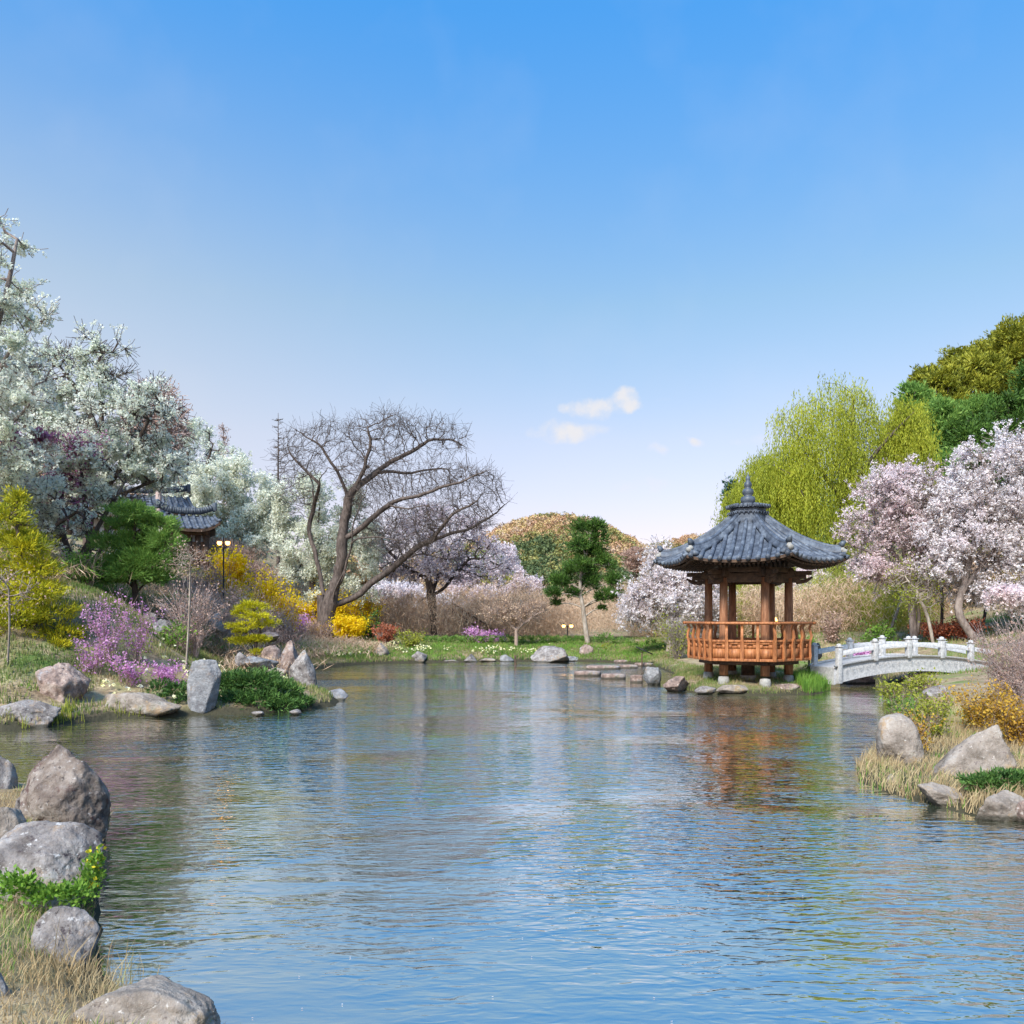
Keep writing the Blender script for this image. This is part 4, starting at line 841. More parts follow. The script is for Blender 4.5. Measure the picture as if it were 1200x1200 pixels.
rock('round topped pale boulder standing on the right bank', 1054, 900, 12.2, 52, 64, 61, 'rock_pale', .9, 6, (.16, .1), .02, 26, .05, sharp=9)
rock('large sloping pinkish rock face on the right bank in dry grass', 1136, 922, 11.0, 84, 74, 62, 'rock_pale', .7, 6, (.15, .3), .22, 9, .05)
rock('pale flat edge rock at the right waterline', 1103, 954, 9.9, 54, 36, 63, 'rock_pale', .6, 5, (.1, .1), -.05, 10, .09)
rock('pale rugged rock under the juniper at the right frame edge', 1170, 968, 9.3, 66, 42, 64, 'rock_pale', .6, 5, (.2, .1), 0, 10, .10)
rock('pinkish rock at the lower right frame edge', 1222, 972, 9.1, 60, 44, 65, 'rock_brown', .7, 5, (.2, .1))
rock('small pinkish stone at the right bank waterline', 1046, 924, 11.0, 16, 17, 66, 'rock_pale', .9, 4)
rock('grey domed rock behind the orange bushes near the bridge', 1094, 822, 20.5, 32, 20, 67, 'rock', .8, 5, (.3, .2))
rock('small grey stone half hidden under the yellow bushes', 1112, 862, 15.5, 16, 12, 68, 'rock', .8, 4)
for k in (0, 3, 6):
    a = [(262, 836), (275, 838), (290, 840), (303, 839), (318, 840), (330, 839), (346, 838), (358, 836), (212, 842)][k]; 
    rock('small reddish cobble along the waterline under the spreading juniper', a[0] + (k * 7) % 5 - 2, a[1], 2200 / (a[1] - 722), 9 + (k * 5) % 8, 5 + (k * 3) % 4, 80 + k, 'rock', .8, 3, group='cobbles under the juniper')
# ------------------------------------------------------------------ the big bare tree on the far shore
D = 45.5; tb = G(382, D)
def PL(pts, dd=0.0, d=D):
    """photo points -> limb at distance d, swinging dd metres in depth towards its tip"""
    n_ = len(pts); return np.array([P(x, y, d) + np.array((0, dd * (k / max(1, n_ - 1)), 0)) for k, (x, y) in enumerate(pts)])
bt = empty('bare_tree', tb, 'large bare dark branched tree leaning right on the far shore', 'tree')
sk = Skel(.20)
L0 = PL([(381, 752), (382, 735), (385, 715), (392, 697), (400, 660), (402, 648), (404, 625), (405, 608), (410, 583)]); L0[0] = tb - (0, 0, .3); sk.limb(L0, .28)
for pts, dd in [([(378, 720), (376, 705), (372, 690), (365, 648), (359, 620), (362, 583), (358, 558), (352, 545)], 1.5), ([(362, 590), (373, 569), (386, 552)], -1.0),
                ([(410, 583), (402, 563), (393, 549), (379, 529), (365, 518), (350, 508)], -1.5), ([(411, 582), (421.6, 566), (441, 549), (464, 535), (482, 524), (501, 512), (526.5, 509), (545, 519)], 1.5),
                ([(415, 574), (427, 541), (434, 523), (432, 505)], -1.0), ([(411, 580), (420, 555), (424, 540), (412, 520)], 2.0), ([(404, 632), (427, 614), (448, 598), (464, 589), (501, 580), (535, 569), (574, 555)], -2.0),
                ([(388, 709), (396, 708), (416, 699), (438, 682), (472, 654), (506, 631), (549, 617), (577, 603), (597, 585)], 1.0), ([(396, 700), (407, 677), (416, 643), (426, 634), (450, 634), (478, 640)], -2.5),
                ([(404, 650), (396, 625), (394, 600), (398, 585)], 2.2), ([(383, 728), (392, 706), (404, 672), (417, 640), (423, 612), (432, 590)], -1.6), ([(472, 654), (490, 650), (520, 655), (548, 648)], 2.0), ([(464, 589), (480, 598), (510, 600), (545, 592)], -3.0), ([(506, 631), (530, 605), (560, 590)], -1.0),
                ([(441, 549), (462, 552), (490, 548), (520, 545)], 2.0), ([(352, 548), (340, 530), (336, 515)], 0.5)]:
    sk.limb(PL(pts, dd), .28)
es = [E(360, 525, D, 34, 26), E(400, 510, D, 40, 24), E(455, 503, D, 50, 24), E(510, 512, D, 44, 22), E(440, 560, D, 50, 40), E(520, 565, D, 60, 26), E(560, 575, D, 36, 26), E(470, 620, D, 60, 36), E(350, 565, D, 26, 40), E(540, 608, D, 45, 25), E(340, 540, D, 22, 20)]
sk.grow(ell_pts(es, 3600), .24, .34, up=.02, jit=.3); sk.twigs(6200, .85, thr=3, spread=.6); sk.finish(.0055, .36)
sk.r = np.maximum(.0065, .40 * (sk.cnt / sk.cnt.max()) ** .55)
m = MB(); sk.wood(m); m.tube([tb - (0, 0, .3), tb + (.02, 0, .5), tb + (.10, 0, 1.6), tb + (.3, 0, 2.6)], [.62, .46, .40, .30], 10, cap=False); m.tube([tb + (-.22, .1, -.3), tb + (-.2, .1, 1.2), tb + (-.32, .1, 2.4)], [.36, .28, .2], 8, cap=False)
m.build('trunk', M['bark'], bt, smooth=True)

# ------------------------------------------------------------------ magnolias and pale blossom trees on the left
def T(name, label, cat, px, d, limbs_px, es_px, **kw):
    base = G(px, d); limbs = []
    for k, lp_ in enumerate(limbs_px):
        q = np.array([P(x, y, d) + np.array((0, (a[0] if a else 0), 0)) for x, y, *a in lp_])
        if k == 0 or lp_[0][1] is None: q[0] = base + (0, 0, -.3)
        limbs.append(q)
    return ctree(name, label, cat, base, limbs, [E(*e[:2], d, *e[2:4], dd=(e[4] if len(e) > 4 else 0)) for e in es_px], **kw)
GRP = 'pale flowering trees on the left slope'
T('magnolia_tree', 'tallest white magnolia rising past the left frame edge', 'tree', -62, 23, [[(-62, 640), (-55, 560), (-45, 470), (-35, 380), (-40, 300)], [(-50, 520), (-10, 450), (20, 400), (55, 372)], [(-48, 480), (-10, 400), (10, 330), (20, 280)], [(-45, 560), (-10, 520), (30, 480)]],
  [(-30, 320, 62, 95), (0, 430, 60, 70), (15, 365, 38, 35), (-20, 520, 80, 60), (-90, 420, 70, 150), (8, 255, 12, 35), (30, 450, 40, 30)], natt=900, step=.35, tip=.009, rbase=.15, nleaf=72000, lsize=.075, leaf='magnolia', off=.05, cmax=4, group=GRP, bark='bark_cherry', thr=-.3, cs=.9, seed=11, twigs=2000, twl=.6)
T('magnolia_tree', 'broad white magnolia with magenta blossom behind it, above the tiled house', 'tree', 100, 31, [[(100, 650), (104, 615), (112, 585), (120, 540), (118, 470), (115, 425)], [(108, 600), (135, 560), (160, 520), (180, 480)], [(104, 615), (80, 580), (60, 540), (40, 490)], [(120, 520), (100, 470), (70, 430)], [(110, 590), (150, 575), (190, 560)]],
  [(115, 425, 48, 38), (60, 460, 60, 60), (160, 480, 50, 50), (110, 510, 90, 60), (185, 540, 36, 36), (40, 550, 60, 50), (140, 560, 70, 32)], natt=1200, step=.38, tip=.010, rbase=.16, nleaf=74000, lsize=.09, leaf='magnolia', off=.06, cmax=4, group=GRP, bark='bark', thr=-.24, cs=.8, seed=12, twigs=3500, twl=.7)
T('magnolia_tree', 'white magnolia with low blossoms and magenta clusters at the left edge', 'tree', 30, 26, [[(40, 700), (30, 640), (20, 590), (10, 540)], [(30, 650), (60, 620), (90, 600)], [(25, 620), (-10, 590), (-30, 560)]],
  [(20, 580, 60, 45), (-20, 530, 60, 50), (75, 615, 45, 30), (30, 530, 40, 30)], natt=600, step=.33, tip=.010, rbase=.13, nleaf=20000, lsize=.085, leaf='magnolia_bright', off=.05, cmax=4, group=GRP, thr=-.1, cs=1.0, seed=13, twigs=500, extra=('magenta_blossom', 'magnolia_purple', 3000, .09))
T('magnolia_tree', 'dark limbed magnolia with magenta blossom leaning over the tiled house roof', 'tree', 78, 28, [[(70, 720), (85, 670), (105, 635), (125, 600), (140, 575)], [(90, 665), (112, 655), (128, 625), (140, 605)], [(85, 670), (70, 620), (72, 570), (80, 530)], [(105, 635), (100, 590), (95, 550)]],
  [(90, 545, 45, 45), (130, 590, 50, 22), (70, 600, 40, 40), (120, 640, 36, 26), (80, 660, 30, 22)], natt=550, step=.3, tip=.009, rbase=.17, nleaf=17000, lsize=.085, leaf='magnolia_bright', off=.05, cmax=4, group=GRP, bark='bark', thr=0, cs=1.1, seed=14, twigs=900, extra=('magenta_blossom', 'magnolia_purple', 3500, .085))
T('blossom_tree', 'grey green blossom tree rising right of the broad magnolia', 'tree', 222, 54, [[(225, 660), (222, 600), (220, 540), (218, 500)], [(222, 600), (240, 550), (250, 520)], [(222, 590), (200, 540), (190, 510)]],
  [(200, 520, 30, 35), (228, 530, 26, 40), (232, 500, 18, 18), (250, 535, 25, 25), (205, 570, 35, 40)], natt=600, step=.4, tip=.012, rbase=.16, nleaf=26000, lsize=.12, leaf='magnolia', off=.15, cmax=4, group=GRP, seed=15, twigs=600)
T('blossom_tree', 'wide dome of white blossom right of the tiled house', 'tree', 275, 50, [[(280, 700), (278, 650), (275, 610), (272, 560)], [(278, 650), (300, 610), (318, 580)], [(277, 640), (250, 600), (235, 570)]],
  [(270, 560, 48, 30), (245, 590, 34, 45), (300, 590, 36, 45), (270, 620, 60, 30), (310, 640, 40, 20), (255, 640, 36, 18)], natt=900, step=.45, tip=.014, rbase=.2, nleaf=62000, lsize=.13, leaf='magnolia_bright', off=.2, cmax=5, group=GRP, seed=16, thr=-.35)
T('blossom_tree', 'cream blossom tree behind the left limbs of the bare tree', 'tree', 372, 49, [[(365, 735), (366, 690), (370, 640), (375, 590)], [(366, 680), (335, 640), (325, 610)], [(368, 660), (400, 620), (420, 590)]],
  [(350, 585, 36, 36), (395, 580, 32, 34), (340, 640, 38, 34), (385, 640, 44, 44), (355, 685, 50, 22), (425, 640, 36, 36), (430, 690, 30, 16)], natt=900, step=.45, tip=.012, rbase=.18, nleaf=56000, lsize=.12, leaf='magnolia_bright', off=.2, cmax=5, group=GRP, seed=17, thr=-.28)
T('bare_slope_tree', 'purplish bare tree poking above the broad magnolia', 'tree', 185, 44, [[(185, 650), (186, 560), (184, 500), (182, 465)]], [(178, 480, 28, 34), (195, 500, 26, 40), (165, 500, 25, 30)], natt=500, step=.35, tip=.02, rbase=.15, nleaf=5000, lsize=.09, leaf='brown_buds', bark='twig_pink', seed=18, twigs=1200, off=.12, twl=.8)
def bare_conifer(label, px, d, ytop, ybase, wd, n_=16, bark='bark', group=None, leaf=None):
    b_ = G(px, d); top = P(px, ytop, d); r0 = empty('larch_tree', b_, label, 'tree', group); H_ = top[2] - b_[2]
    MB().tube([b_ - (0, 0, .3), b_ + (0, 0, H_ * .5), top], [.14, .08, .015], 6, cap=False).build('trunk', M[bark], r0, smooth=True); m = MB(); W_ = wd * d / F; pos = []
    for k in range(n_ * 4):
        t = rng.uniform(.30, .98); ln = W_ * (1 - t) ** .7 * rng.uniform(.6, 1.1) + .2; a = rng.random() * 6.283; q0 = b_ + (0, 0, H_ * t); e = np.array((math.cos(a) * ln, math.sin(a) * ln, ln * .12))
        q = [q0, q0 + e * .5 - (0, 0, .05 * ln), q0 + e]; m.tube(q, [.03, .018, .008], 3, cap=False)
        for j in range(7):
            s_ = rng.uniform(.2, 1); c = q0 + e * s_; dd_ = rng.normal(size=3) * .25 * ln * .5; m.tube([c, c + dd_ + e * .1], [.01, .006], 3, cap=False); pos.append(c + dd_ * .7)
    m.build('branches', M[bark], r0)
    if leaf: pos = np.repeat(np.array(pos), 6, 0); pos = pos + rng.normal(size=pos.shape) * .12; ax = rand_unit(len(pos)) * .05; mm = MB(); mm.cards(pos, ax, perp(ax) * .03); mm.build('foliage', M[leaf], r0)
bare_conifer('tall bare larch spire behind the white blossom trees', 326, 58, 484, 700, 24, 22, 'bark')
bare_conifer('small dark spire tree on the skyline, left of the pair', 262, 62, 498, 690, 10, 10, 'bark', leaf='brown_buds')
bare_conifer('slim spire tree on the skyline above the white dome of blossom', 246, 64, 506, 690, 14, 10, 'bark', leaf='pine')
# mauve twiggy tree behind the bare tree and other mid-distance blossom trees
T('cherry_tree', 'mauve twiggy cherry with two dark trunks behind the bare tree', 'tree', 510, 53, [[(503, 742), (503, 700), (500, 680), (492, 665)], [(503, 700), (520, 690), (535, 670), (550, 655)], [(516, 738), (513, 705), (507, 682), (500, 650), (505, 620)], [(508, 690), (520, 660), (540, 630)], [(500, 680), (470, 660), (450, 640)]],
  [(500, 625, 55, 35), (545, 640, 45, 30), (455, 650, 35, 30), (520, 665, 60, 22), (575, 665, 30, 20)], natt=1000, step=.38, tip=.012, rbase=.2, nleaf=24000, lsize=.11, leaf='cherry_mauve', off=.2, cmax=4, bark='bark_dark', seed=19, twigs=1200, twl=.8)
T('cherry_tree', 'pale lilac cherry left of the distant hill', 'tree', 585, 72, [[(585, 735), (585, 700), (580, 670)], [(585, 700), (610, 685), (630, 680)], [(585, 700), (560, 680), (545, 670)]],
  [(580, 655, 32, 20), (560, 690, 45, 16), (605, 690, 35, 10), (545, 715, 40, 10)], natt=600, step=.5, tip=.014, rbase=.2, nleaf=22000, lsize=.15, leaf='cherry_mauve', off=.25, cmax=4, seed=20, thr=-.1)
T('cherry_tree', 'small white cherry low behind the low limb of the bare tree', 'tree', 470, 60, [[(470, 735), (470, 705), (465, 690)], [(470, 715), (500, 700)]], [(465, 690, 40, 14), (440, 700, 30, 12), (500, 705, 40, 12)], natt=400, step=.45, tip=.012, rbase=.14, nleaf=11000, lsize=.13, leaf='cherry_pale', off=.2, seed=21)
T('umbrella_tree', 'small flat crowned bare tree in front of the far hedge', 'tree', 605, 44.5, [[(605, 762), (605, 745), (605, 733)], [(605, 736), (585, 722), (575, 715)], [(605, 736), (625, 722), (638, 716)]], [(588, 716, 26, 9), (620, 714, 26, 10), (605, 722, 36, 8)], natt=500, step=.22, tip=.006, rbase=.10, nleaf=3500, lsize=.07, leaf='thicket', bark='twig', seed=22, twigs=1400, twl=.5, off=.1)
T('cherry_tree', 'white weeping cherry left of the pavilion', 'tree', 783, 40, [[(790, 762), (788, 730), (780, 700), (770, 680)], [(788, 730), (800, 690), (795, 660)], [(786, 725), (760, 700), (745, 690)]],
  [(785, 672, 30, 26), (765, 700, 34, 18), (750, 715, 26, 14), (805, 700, 36, 40), (775, 650, 16, 14), (830, 720, 20, 30)], natt=800, step=.32, tip=.010, rbase=.17, nleaf=56000, lsize=.085, leaf='cherry_pale', off=.07, cmax=3, hang=.3, seed=23, thr=-.3, bark='bark_pale', twigs=3000, twl=.9, droop=.2)
T('cherry_tree', 'pinkish cherry seen between pavilion and tall willow', 'tree', 945, 52, [[(950, 740), (948, 700), (945, 680)], [(948, 705), (965, 680)], [(948, 705), (925, 685)]], [(945, 680, 34, 18), (920, 690, 25, 18), (970, 690, 20, 16), (870, 720, 26, 20)], natt=500, step=.4, tip=.012, rbase=.14, nleaf=18000, lsize=.12, leaf='cherry', off=.18, seed=24)

# ------------------------------------------------------------------ cherries on the right
GC = 'cherry trees behind the bridge'
T('cherry_tree', 'pink cherry with spreading layers right of the pavilion', 'tree', 1072, 35, [[(1068, 752), (1069, 720), (1066, 690), (1060, 650), (1055, 610), (1050, 575)], [(1067, 700), (1040, 660), (1015, 645), (1000, 640)], [(1066, 690), (1080, 650), (1095, 600), (1090, 560)], [(1088, 752), (1085, 720), (1074, 690), (1072, 650)], [(1064, 670), (1035, 630), (1020, 590)]],
  [(1045, 580, 40, 30), (1020, 620, 34, 25), (1015, 660, 30, 14), (1075, 575, 40, 30), (1060, 620, 50, 30), (1095, 630, 40, 30), (1050, 670, 50, 12), (1098, 670, 36, 16)], natt=1200, step=.30, tip=.011, rbase=.15, nleaf=70000, lsize=.075, leaf='cherry', off=.07, cmax=3, group=GC, seed=31, thr=-.3, cs=1.2, bark='bark_cherry', twigs=2600, twl=.75, droop=.03)
T('cherry_tree', 'tallest pale cherry standing right of the bridge, crown cut by the frame', 'tree', 1150, 33, [[(1120, 755), (1124, 720), (1128, 690), (1140, 640), (1150, 590), (1165, 540)], [(1128, 690), (1160, 650), (1190, 620)], [(1130, 680), (1110, 640), (1100, 610)], [(1140, 640), (1180, 590), (1210, 550)], [(1128, 700), (1170, 690), (1215, 680)]],
  [(1160, 545, 44, 34), (1200, 530, 40, 34), (1125, 580, 36, 30), (1180, 590, 60, 40), (1140, 630, 60, 26), (1200, 650, 60, 34), (1120, 665, 44, 18), (1165, 695, 55, 18), (1230, 580, 50, 60), (1215, 705, 40, 22)], natt=1500, step=.30, tip=.011, rbase=.15, nleaf=98000, lsize=.075, leaf='cherry_pale', off=.07, cmax=3, group=GC, seed=32, thr=-.3, cs=1.2, bark='bark_cherry', twigs=3800, twl=.75, droop=.03)
T('cherry_tree', 'deep pink cherry low at the right frame edge', 'tree', 1222, 29, [[(1225, 770), (1220, 730), (1215, 700)], [(1220, 725), (1190, 700), (1175, 690)]], [(1190, 700, 40, 16), (1215, 685, 36, 22), (1170, 712, 26, 10)], natt=500, step=.26, tip=.009, rbase=.10, nleaf=15000, lsize=.08, leaf='cherry', off=.10, group=GC, seed=33, thr=-.1)
# plain trunks and small leafing trees below the cherries
for i, (px, d, yt, lb) in enumerate([(1103, 37, 660, 'slim grey trunked tree between the two cherries'), (1040, 40, 680, 'pale leaning bare sapling left of the pink cherry'), (1095, 33.5, 690, 'thin pale leaning sapling behind the bridge'), (1150, 38, 700, 'dark thin trunk behind the right end of the bridge')]):
    b_ = G(px, d); top = P(px + [-3, 22, -22, 4][i], yt, d); mid = (b_ + top) / 2 + (.1, 0, 0)
    ctree('slim_tree', lb, 'tree', b_, [[b_ - (0, 0, .2), mid, top]], [(top + (0, 0, .2), np.array((1.1, 1.1, .9))), (mid + (0, 0, .8), np.array((.7, .7, .7)))], 120, .25, .008, .07, 1500, .07, 'leaf_yellow', bark='bark_pale' if i in (1, 2) else 'bark', seed=50 + i, twigs=200)

# ------------------------------------------------------------------ willows
def willow(label, px, d, trunk, es_px, nst, lmax, seed, group='weeping willows'):
    base = G(px, d); r0 = empty('willow_tree', base, label, 'tree', group); s = Skel()
    for k, lp_ in enumerate(trunk):
        q = np.array([P(x, y, d) for x, y in lp_]); q[:, 1] += np.linspace(0, [0, 2, -2, 1.5, -1.5, 1][k % 6], len(q))
        if k == 0: q[0] = base - (0, 0, .4)
        s.limb(q, .5, attach=k > 0)
    es = [E(x, y, d, rx, rz_2) for x, y, rx, rz_2, *_ in es_px]; s.grow(ell_pts(es, 1500), .5, .8, up=.12, jit=.25); s.finish(.012, .42); m = MB(); s.wood(m); m.build('trunk', M['bark'], r0, smooth=True)
    c_ = np.where(s.cnt <= 5)[0]; w_ = np.clip(fbm(s.P[c_] * .35, seed, 3) + .33, .02, 1); w_ /= w_.sum()
    st = s.P[rng.choice(c_, nst, p=w_)] + rng.normal(size=(nst, 3)) * .35
    # depth below the crown's own outline decides a strand's length
    ln = lmax * rng.uniform(.15, 1, nst) ** 1.2; seg = .16; pos = []; ax = []; v = []
    drift = rng.normal(size=(nst, 2)) * .10
    zmin = GA(st[:, 0], st[:, 1]) + 1.2
    tone = np.clip(.5 + .6 * fbm(st * .45, seed + 3, 3), 0, 1); mw = MB()
    for i in range(nst):
        L_ = min(ln[i], st[i, 2] - zmin[i])
        if L_ < .4: continue
        n_ = int(L_ / seg); t = np.arange(n_) * seg; out = .5 * (1 - np.exp(-t * 1.2))
        q = st[i] + np.stack([drift[i, 0] * t + drift[i, 0] * 3 * out, drift[i, 1] * t + drift[i, 1] * 3 * out, -t + .25 * np.sin(np.minimum(t * 2, 3.14))], 1)
        pos.append(q + rng.normal(size=(n_, 3)) * .035); ax.append(np.tile((drift[i, 0] * .5, drift[i, 1] * .5, -1), (n_, 1)) + rng.normal(size=(n_, 3)) * .28); v.append(np.full(n_, tone[i]) + rng.normal(size=n_) * .18)
    pos = np.concatenate(pos); ax = np.concatenate(ax); v = np.clip(np.concatenate(v), 0, 1); ax /= np.linalg.norm(ax, axis=1)[:, None]; n_ = len(pos)
    sz = rng.uniform(.06, .12, (n_, 1)); mm = MB(); mm.cards(pos, ax * sz, perp(ax) * sz * .28, v); mm.build('hanging_strands', M['willow'], r0)
willow('tallest yellow green weeping willow right of the pavilion roof', 990, 54, [[(980, 750), (980, 700), (985, 640), (992, 580), (998, 520), (1000, 470)], [(990, 590), (960, 540), (940, 500), (930, 480)], [(992, 570), (1030, 520), (1055, 490)], [(985, 640), (1020, 600), (1050, 560)], [(985, 640), (950, 610), (930, 580)]],
       [(985, 465, 42, 24), (945, 505, 45, 36), (1045, 490, 40, 34), (1000, 520, 70, 50), (1068, 515, 28, 44), (1040, 540, 50, 40), (925, 555, 44, 40), (980, 590, 60, 30), (900, 560, 30, 26)], 8200, 4.4, 3)
willow('lower weeping willow directly behind the pavilion roof', 905, 60, [[(905, 755), (903, 700), (900, 640), (898, 590), (900, 550)], [(900, 640), (875, 600), (865, 580)], [(900, 620), (930, 580), (945, 560)]],
       [(900, 560, 36, 30), (872, 592, 28, 32), (925, 590, 34, 36), (858, 612, 16, 24), (895, 630, 36, 30)], 4000, 3.8, 4)

# ------------------------------------------------------------------ pines
def pad_pine(name, label, px, d, trunk, pads, leaf='pine', dens=170, size=.16, bark='bark_pale', r0_=.17, ry=None, cat='tree', group=None, asp=.14, shell=.45, low=-.35, off_seed=0, rz_k=1.0, branches=True, foliage='foliage'):
    base = G(px, d); e0 = empty(name, base, label, cat, group); tr = np.array([P(x, y, d) for x, y in trunk]); tr[0] = base - (0, 0, .25); q = smooth_line(tr, 6); m = MB(); m.tube(q, np.linspace(r0_, r0_ * .3, len(q)), 8, cap=False); es = []
    for k, (x, y, rx, rz_2) in enumerate(pads):
        c = P(x, y, d); c[1] += (np.sin(k * 2.4 + off_seed) * .45) * rx * d / F * 1.1; rr = np.array((rx * d / F, rx * d / F * (ry or .95), rz_2 * d / F * rz_k)); es.append((c, rr))
        if branches:
            i = int(np.argmin(np.linalg.norm(q - (c - (0, 0, rr[2] * .5 + .3)), axis=1))); a_ = q[i]; b2 = c - (0, 0, rr[2] * .3); md = (a_ + b2) / 2 + (0, 0, .12); m.tube(smooth_line([a_, md, b2], 4), np.linspace(r0_ * .35, r0_ * .12, 9), 5, cap=False)
            for j in range(5): e = c + rng.normal(size=3) * rr * .45; m.tube([b2, (b2 + e) / 2 + (0, 0, .05), e], [r0_ * .14, r0_ * .1, r0_ * .05], 3, cap=False)
    m.build('trunk', M[bark], e0, smooth=True); m = MB(); pads_mesh(m, es, dens, size, asp, shell, seed=off_seed, low=low, rag=.6); m.build(foliage, M[leaf], e0); return e0
pad_pine('pine_tree', 'tall dark green pine with pale bare trunk on the far shore', 690, 45, [(690, 757), (686, 735), (683, 712), (680, 690), (682, 665), (690, 640), (692, 620)],
  [(683, 617, 17, 10), (700, 616, 10, 7), (690, 668, 14, 7), (701, 630, 13, 14), (680, 638, 15, 10), (694, 645, 20, 10), (679, 662, 18, 11), (704, 655, 12, 9), (658, 680, 15, 12), (648, 694, 12, 8), (652, 706, 8, 5), (713, 661, 9, 9), (719, 680, 11, 11), (723, 697, 9, 9), (707, 698, 14, 10), (692, 681, 16, 11), (673, 694, 12, 7), (697, 616, 8, 6), (668, 668, 9, 6), (705, 712, 6, 4)], 'pine', 620, .22, r0_=.15, off_seed=2, asp=.18, shell=.3, low=-.7)
pad_pine('pine_tree', 'fresh green spreading pine with a black trunk on the left slope', 160, 26, [(160, 715), (158, 690), (155, 660), (157, 630), (160, 605)],
  [(163, 600, 26, 12), (140, 612, 20, 11), (188, 612, 22, 12), (130, 635, 20, 12), (160, 630, 28, 13), (198, 632, 20, 14), (122, 660, 15, 12), (145, 658, 24, 14), (178, 656, 26, 14), (205, 655, 13, 12), (135, 676, 20, 10), (185, 676, 20, 10), (165, 645, 30, 14), (160, 672, 26, 10), (112, 668, 10, 10)], 'pine_light', 1500, .15, bark='bark_dark', r0_=.11, off_seed=5, asp=.16, shell=.3, low=-.8)
# the golden cloud-pruned pine and the big golden conifer
pad_pine('golden_pine', 'cloud pruned golden yellow pine in tiers near the standing rocks', 297, 26.5, [(295, 775), (300, 755), (305, 738), (300, 722), (296, 712)],
  [(293, 711, 17, 8), (302, 722, 15, 6), (282, 718, 10, 6), (313, 730, 13, 6), (290, 733, 18, 6), (288, 751, 20, 6), (304, 748, 12, 5), (304, 764, 10, 4), (280, 740, 9, 4)], 'gold', 2400, .09, bark='bark_dark', r0_=.06, off_seed=8, asp=.2)
pad_pine('golden_conifer', 'big golden green conifer at the left edge above the shore rocks', 30, 20.5, [(30, 790), (28, 740), (25, 690), (22, 640), (18, 590)],
  [(18, 585, 14, 15), (15, 605, 24, 14), (5, 630, 36, 16), (35, 640, 26, 14), (45, 665, 24, 14), (10, 665, 36, 16), (50, 690, 30, 14), (15, 695, 34, 16), (62, 715, 26, 12), (25, 722, 38, 14), (66, 742, 24, 12), (-5, 740, 34, 14), (35, 750, 30, 12), (-20, 690, 30, 26), (72, 755, 14, 8)], 'gold_green', 1300, .12, bark='bark', r0_=.10, off_seed=9, asp=.2, low=-.8)
# hill pines on the right: one of each kind, then copies
def conifer_tree(label, leaf, c, rx, rz_, seed, group, npad=11, cat='tree', name='pine_tree', size=.42, dens=34):
    """a big rounded pine: crown centre c, half width rx, half height rz"""
    base = GX(c[0], c[1]); e0 = empty(name, base, label, cat, group); q = np.array([base - (0, 0, .5), (base + c) / 2 + (.2, 0, 0), c + (0, 0, rz_ * .8)]); m = MB(); m.tube(smooth_line(q, 5), np.linspace(.28, .06, 11), 7, cap=False); es = []
    r_ = np.random.default_rng(seed)
    for k in range(npad):
        t = (k + .5) / npad; a = k * 2.4 + seed; w_ = rx * math.sin(math.pi * min(.96, .18 + .80 * (1 - t))) * .62; cc = c + np.array((math.cos(a) * w_, math.sin(a) * w_, (2 * t - 1) * rz_ * .82)); es.append((cc, np.array((rx * .58, rx * .58, rz_ * .26)) * r_.uniform(.8, 1.2))); m.tube([base + (0, 0, (c[2] - base[2]) * .5 + t * rz_), cc], [.08, .03], 4, cap=False)
    m.build('trunk', M['bark'], e0, smooth=True); m = MB(); pads_mesh(m, es, dens, size, .3, .2, seed=seed, rag=.6, upb=.5, low=-1); m.build('foliage', M[leaf], e0); return e0
GPn = 'pines on the right hill'
HP = [(1105, 470, 80, 24, 42, 'pine_olive', 'olive tipped pine on the hilltop skyline right of the willow'), (1100, 505, 66, 26, 40, 'pine_light', 'mid green pine next to the willow crown'), (1135, 520, 64, 30, 36, 'pine', 'dark pine between willow and tall pale cherry'),
      (1150, 455, 84, 30, 46, 'pine_olive', 'golden olive pine on the right skyline'), (1195, 430, 86, 34, 50, 'pine_olive', 'highest golden olive pine at the right frame edge'), (1180, 500, 66, 30, 40, 'pine', 'dark green pine at the right frame edge below the golden ones'), (1225, 470, 72, 34, 55, 'pine', 'dark pine cut off by the right frame edge'),
      (1085, 455, 90, 20, 26, 'pine_olive', 'small olive pine peeking over the willow shoulder'), (1125, 560, 60, 30, 40, 'pine_light', 'green pine partly covered by cherry blossom'), (1165, 560, 58, 30, 40, 'pine', 'dark pine mostly behind the pale cherry'), (1240, 400, 92, 36, 40, 'pine_olive', 'golden olive pine outside the right skyline'),
      (860, 588, 66, 15, 26, 'pine_blue', 'dark blue green conifer left of the lower willow'), (874, 605, 70, 16, 40, 'pine_blue', 'dark conifer between pavilion finial and lower willow')]
HP += [(1125, 430, 96, 22, 24, 'pine_olive', 'rounded olive pine on the skyline above the dark pines'), (1168, 420, 98, 26, 30, 'pine_olive', 'broad yellow olive pine rising towards the right frame edge'), (1118, 485, 80, 22, 26, 'pine_olive', 'olive pine in the gap beside the willow'), (1072, 480, 78, 22, 34, 'pine_light', 'green pine directly behind the right side of the tall willow'), (1055, 530, 76, 26, 34, 'pine_light', 'green pine hidden low behind the tall willow'), (1145, 495, 74, 26, 30, 'pine_light', 'fresh green pine among the dark pines on the right hill'), (1210, 395, 100, 30, 26, 'pine_olive', 'topmost yellow olive crown cut by the right frame edge')]
for i, (x, y, d, rx, rz_2, leaf, lb) in enumerate(HP):
    conifer_tree(lb, leaf, P(x, y, d), rx * d / F, rz_2 * d / F, 60 + i, 'conifers behind the willow' if i in (11, 12) else GPn, size=.45 if d > 75 else .36, dens=75, npad=15)
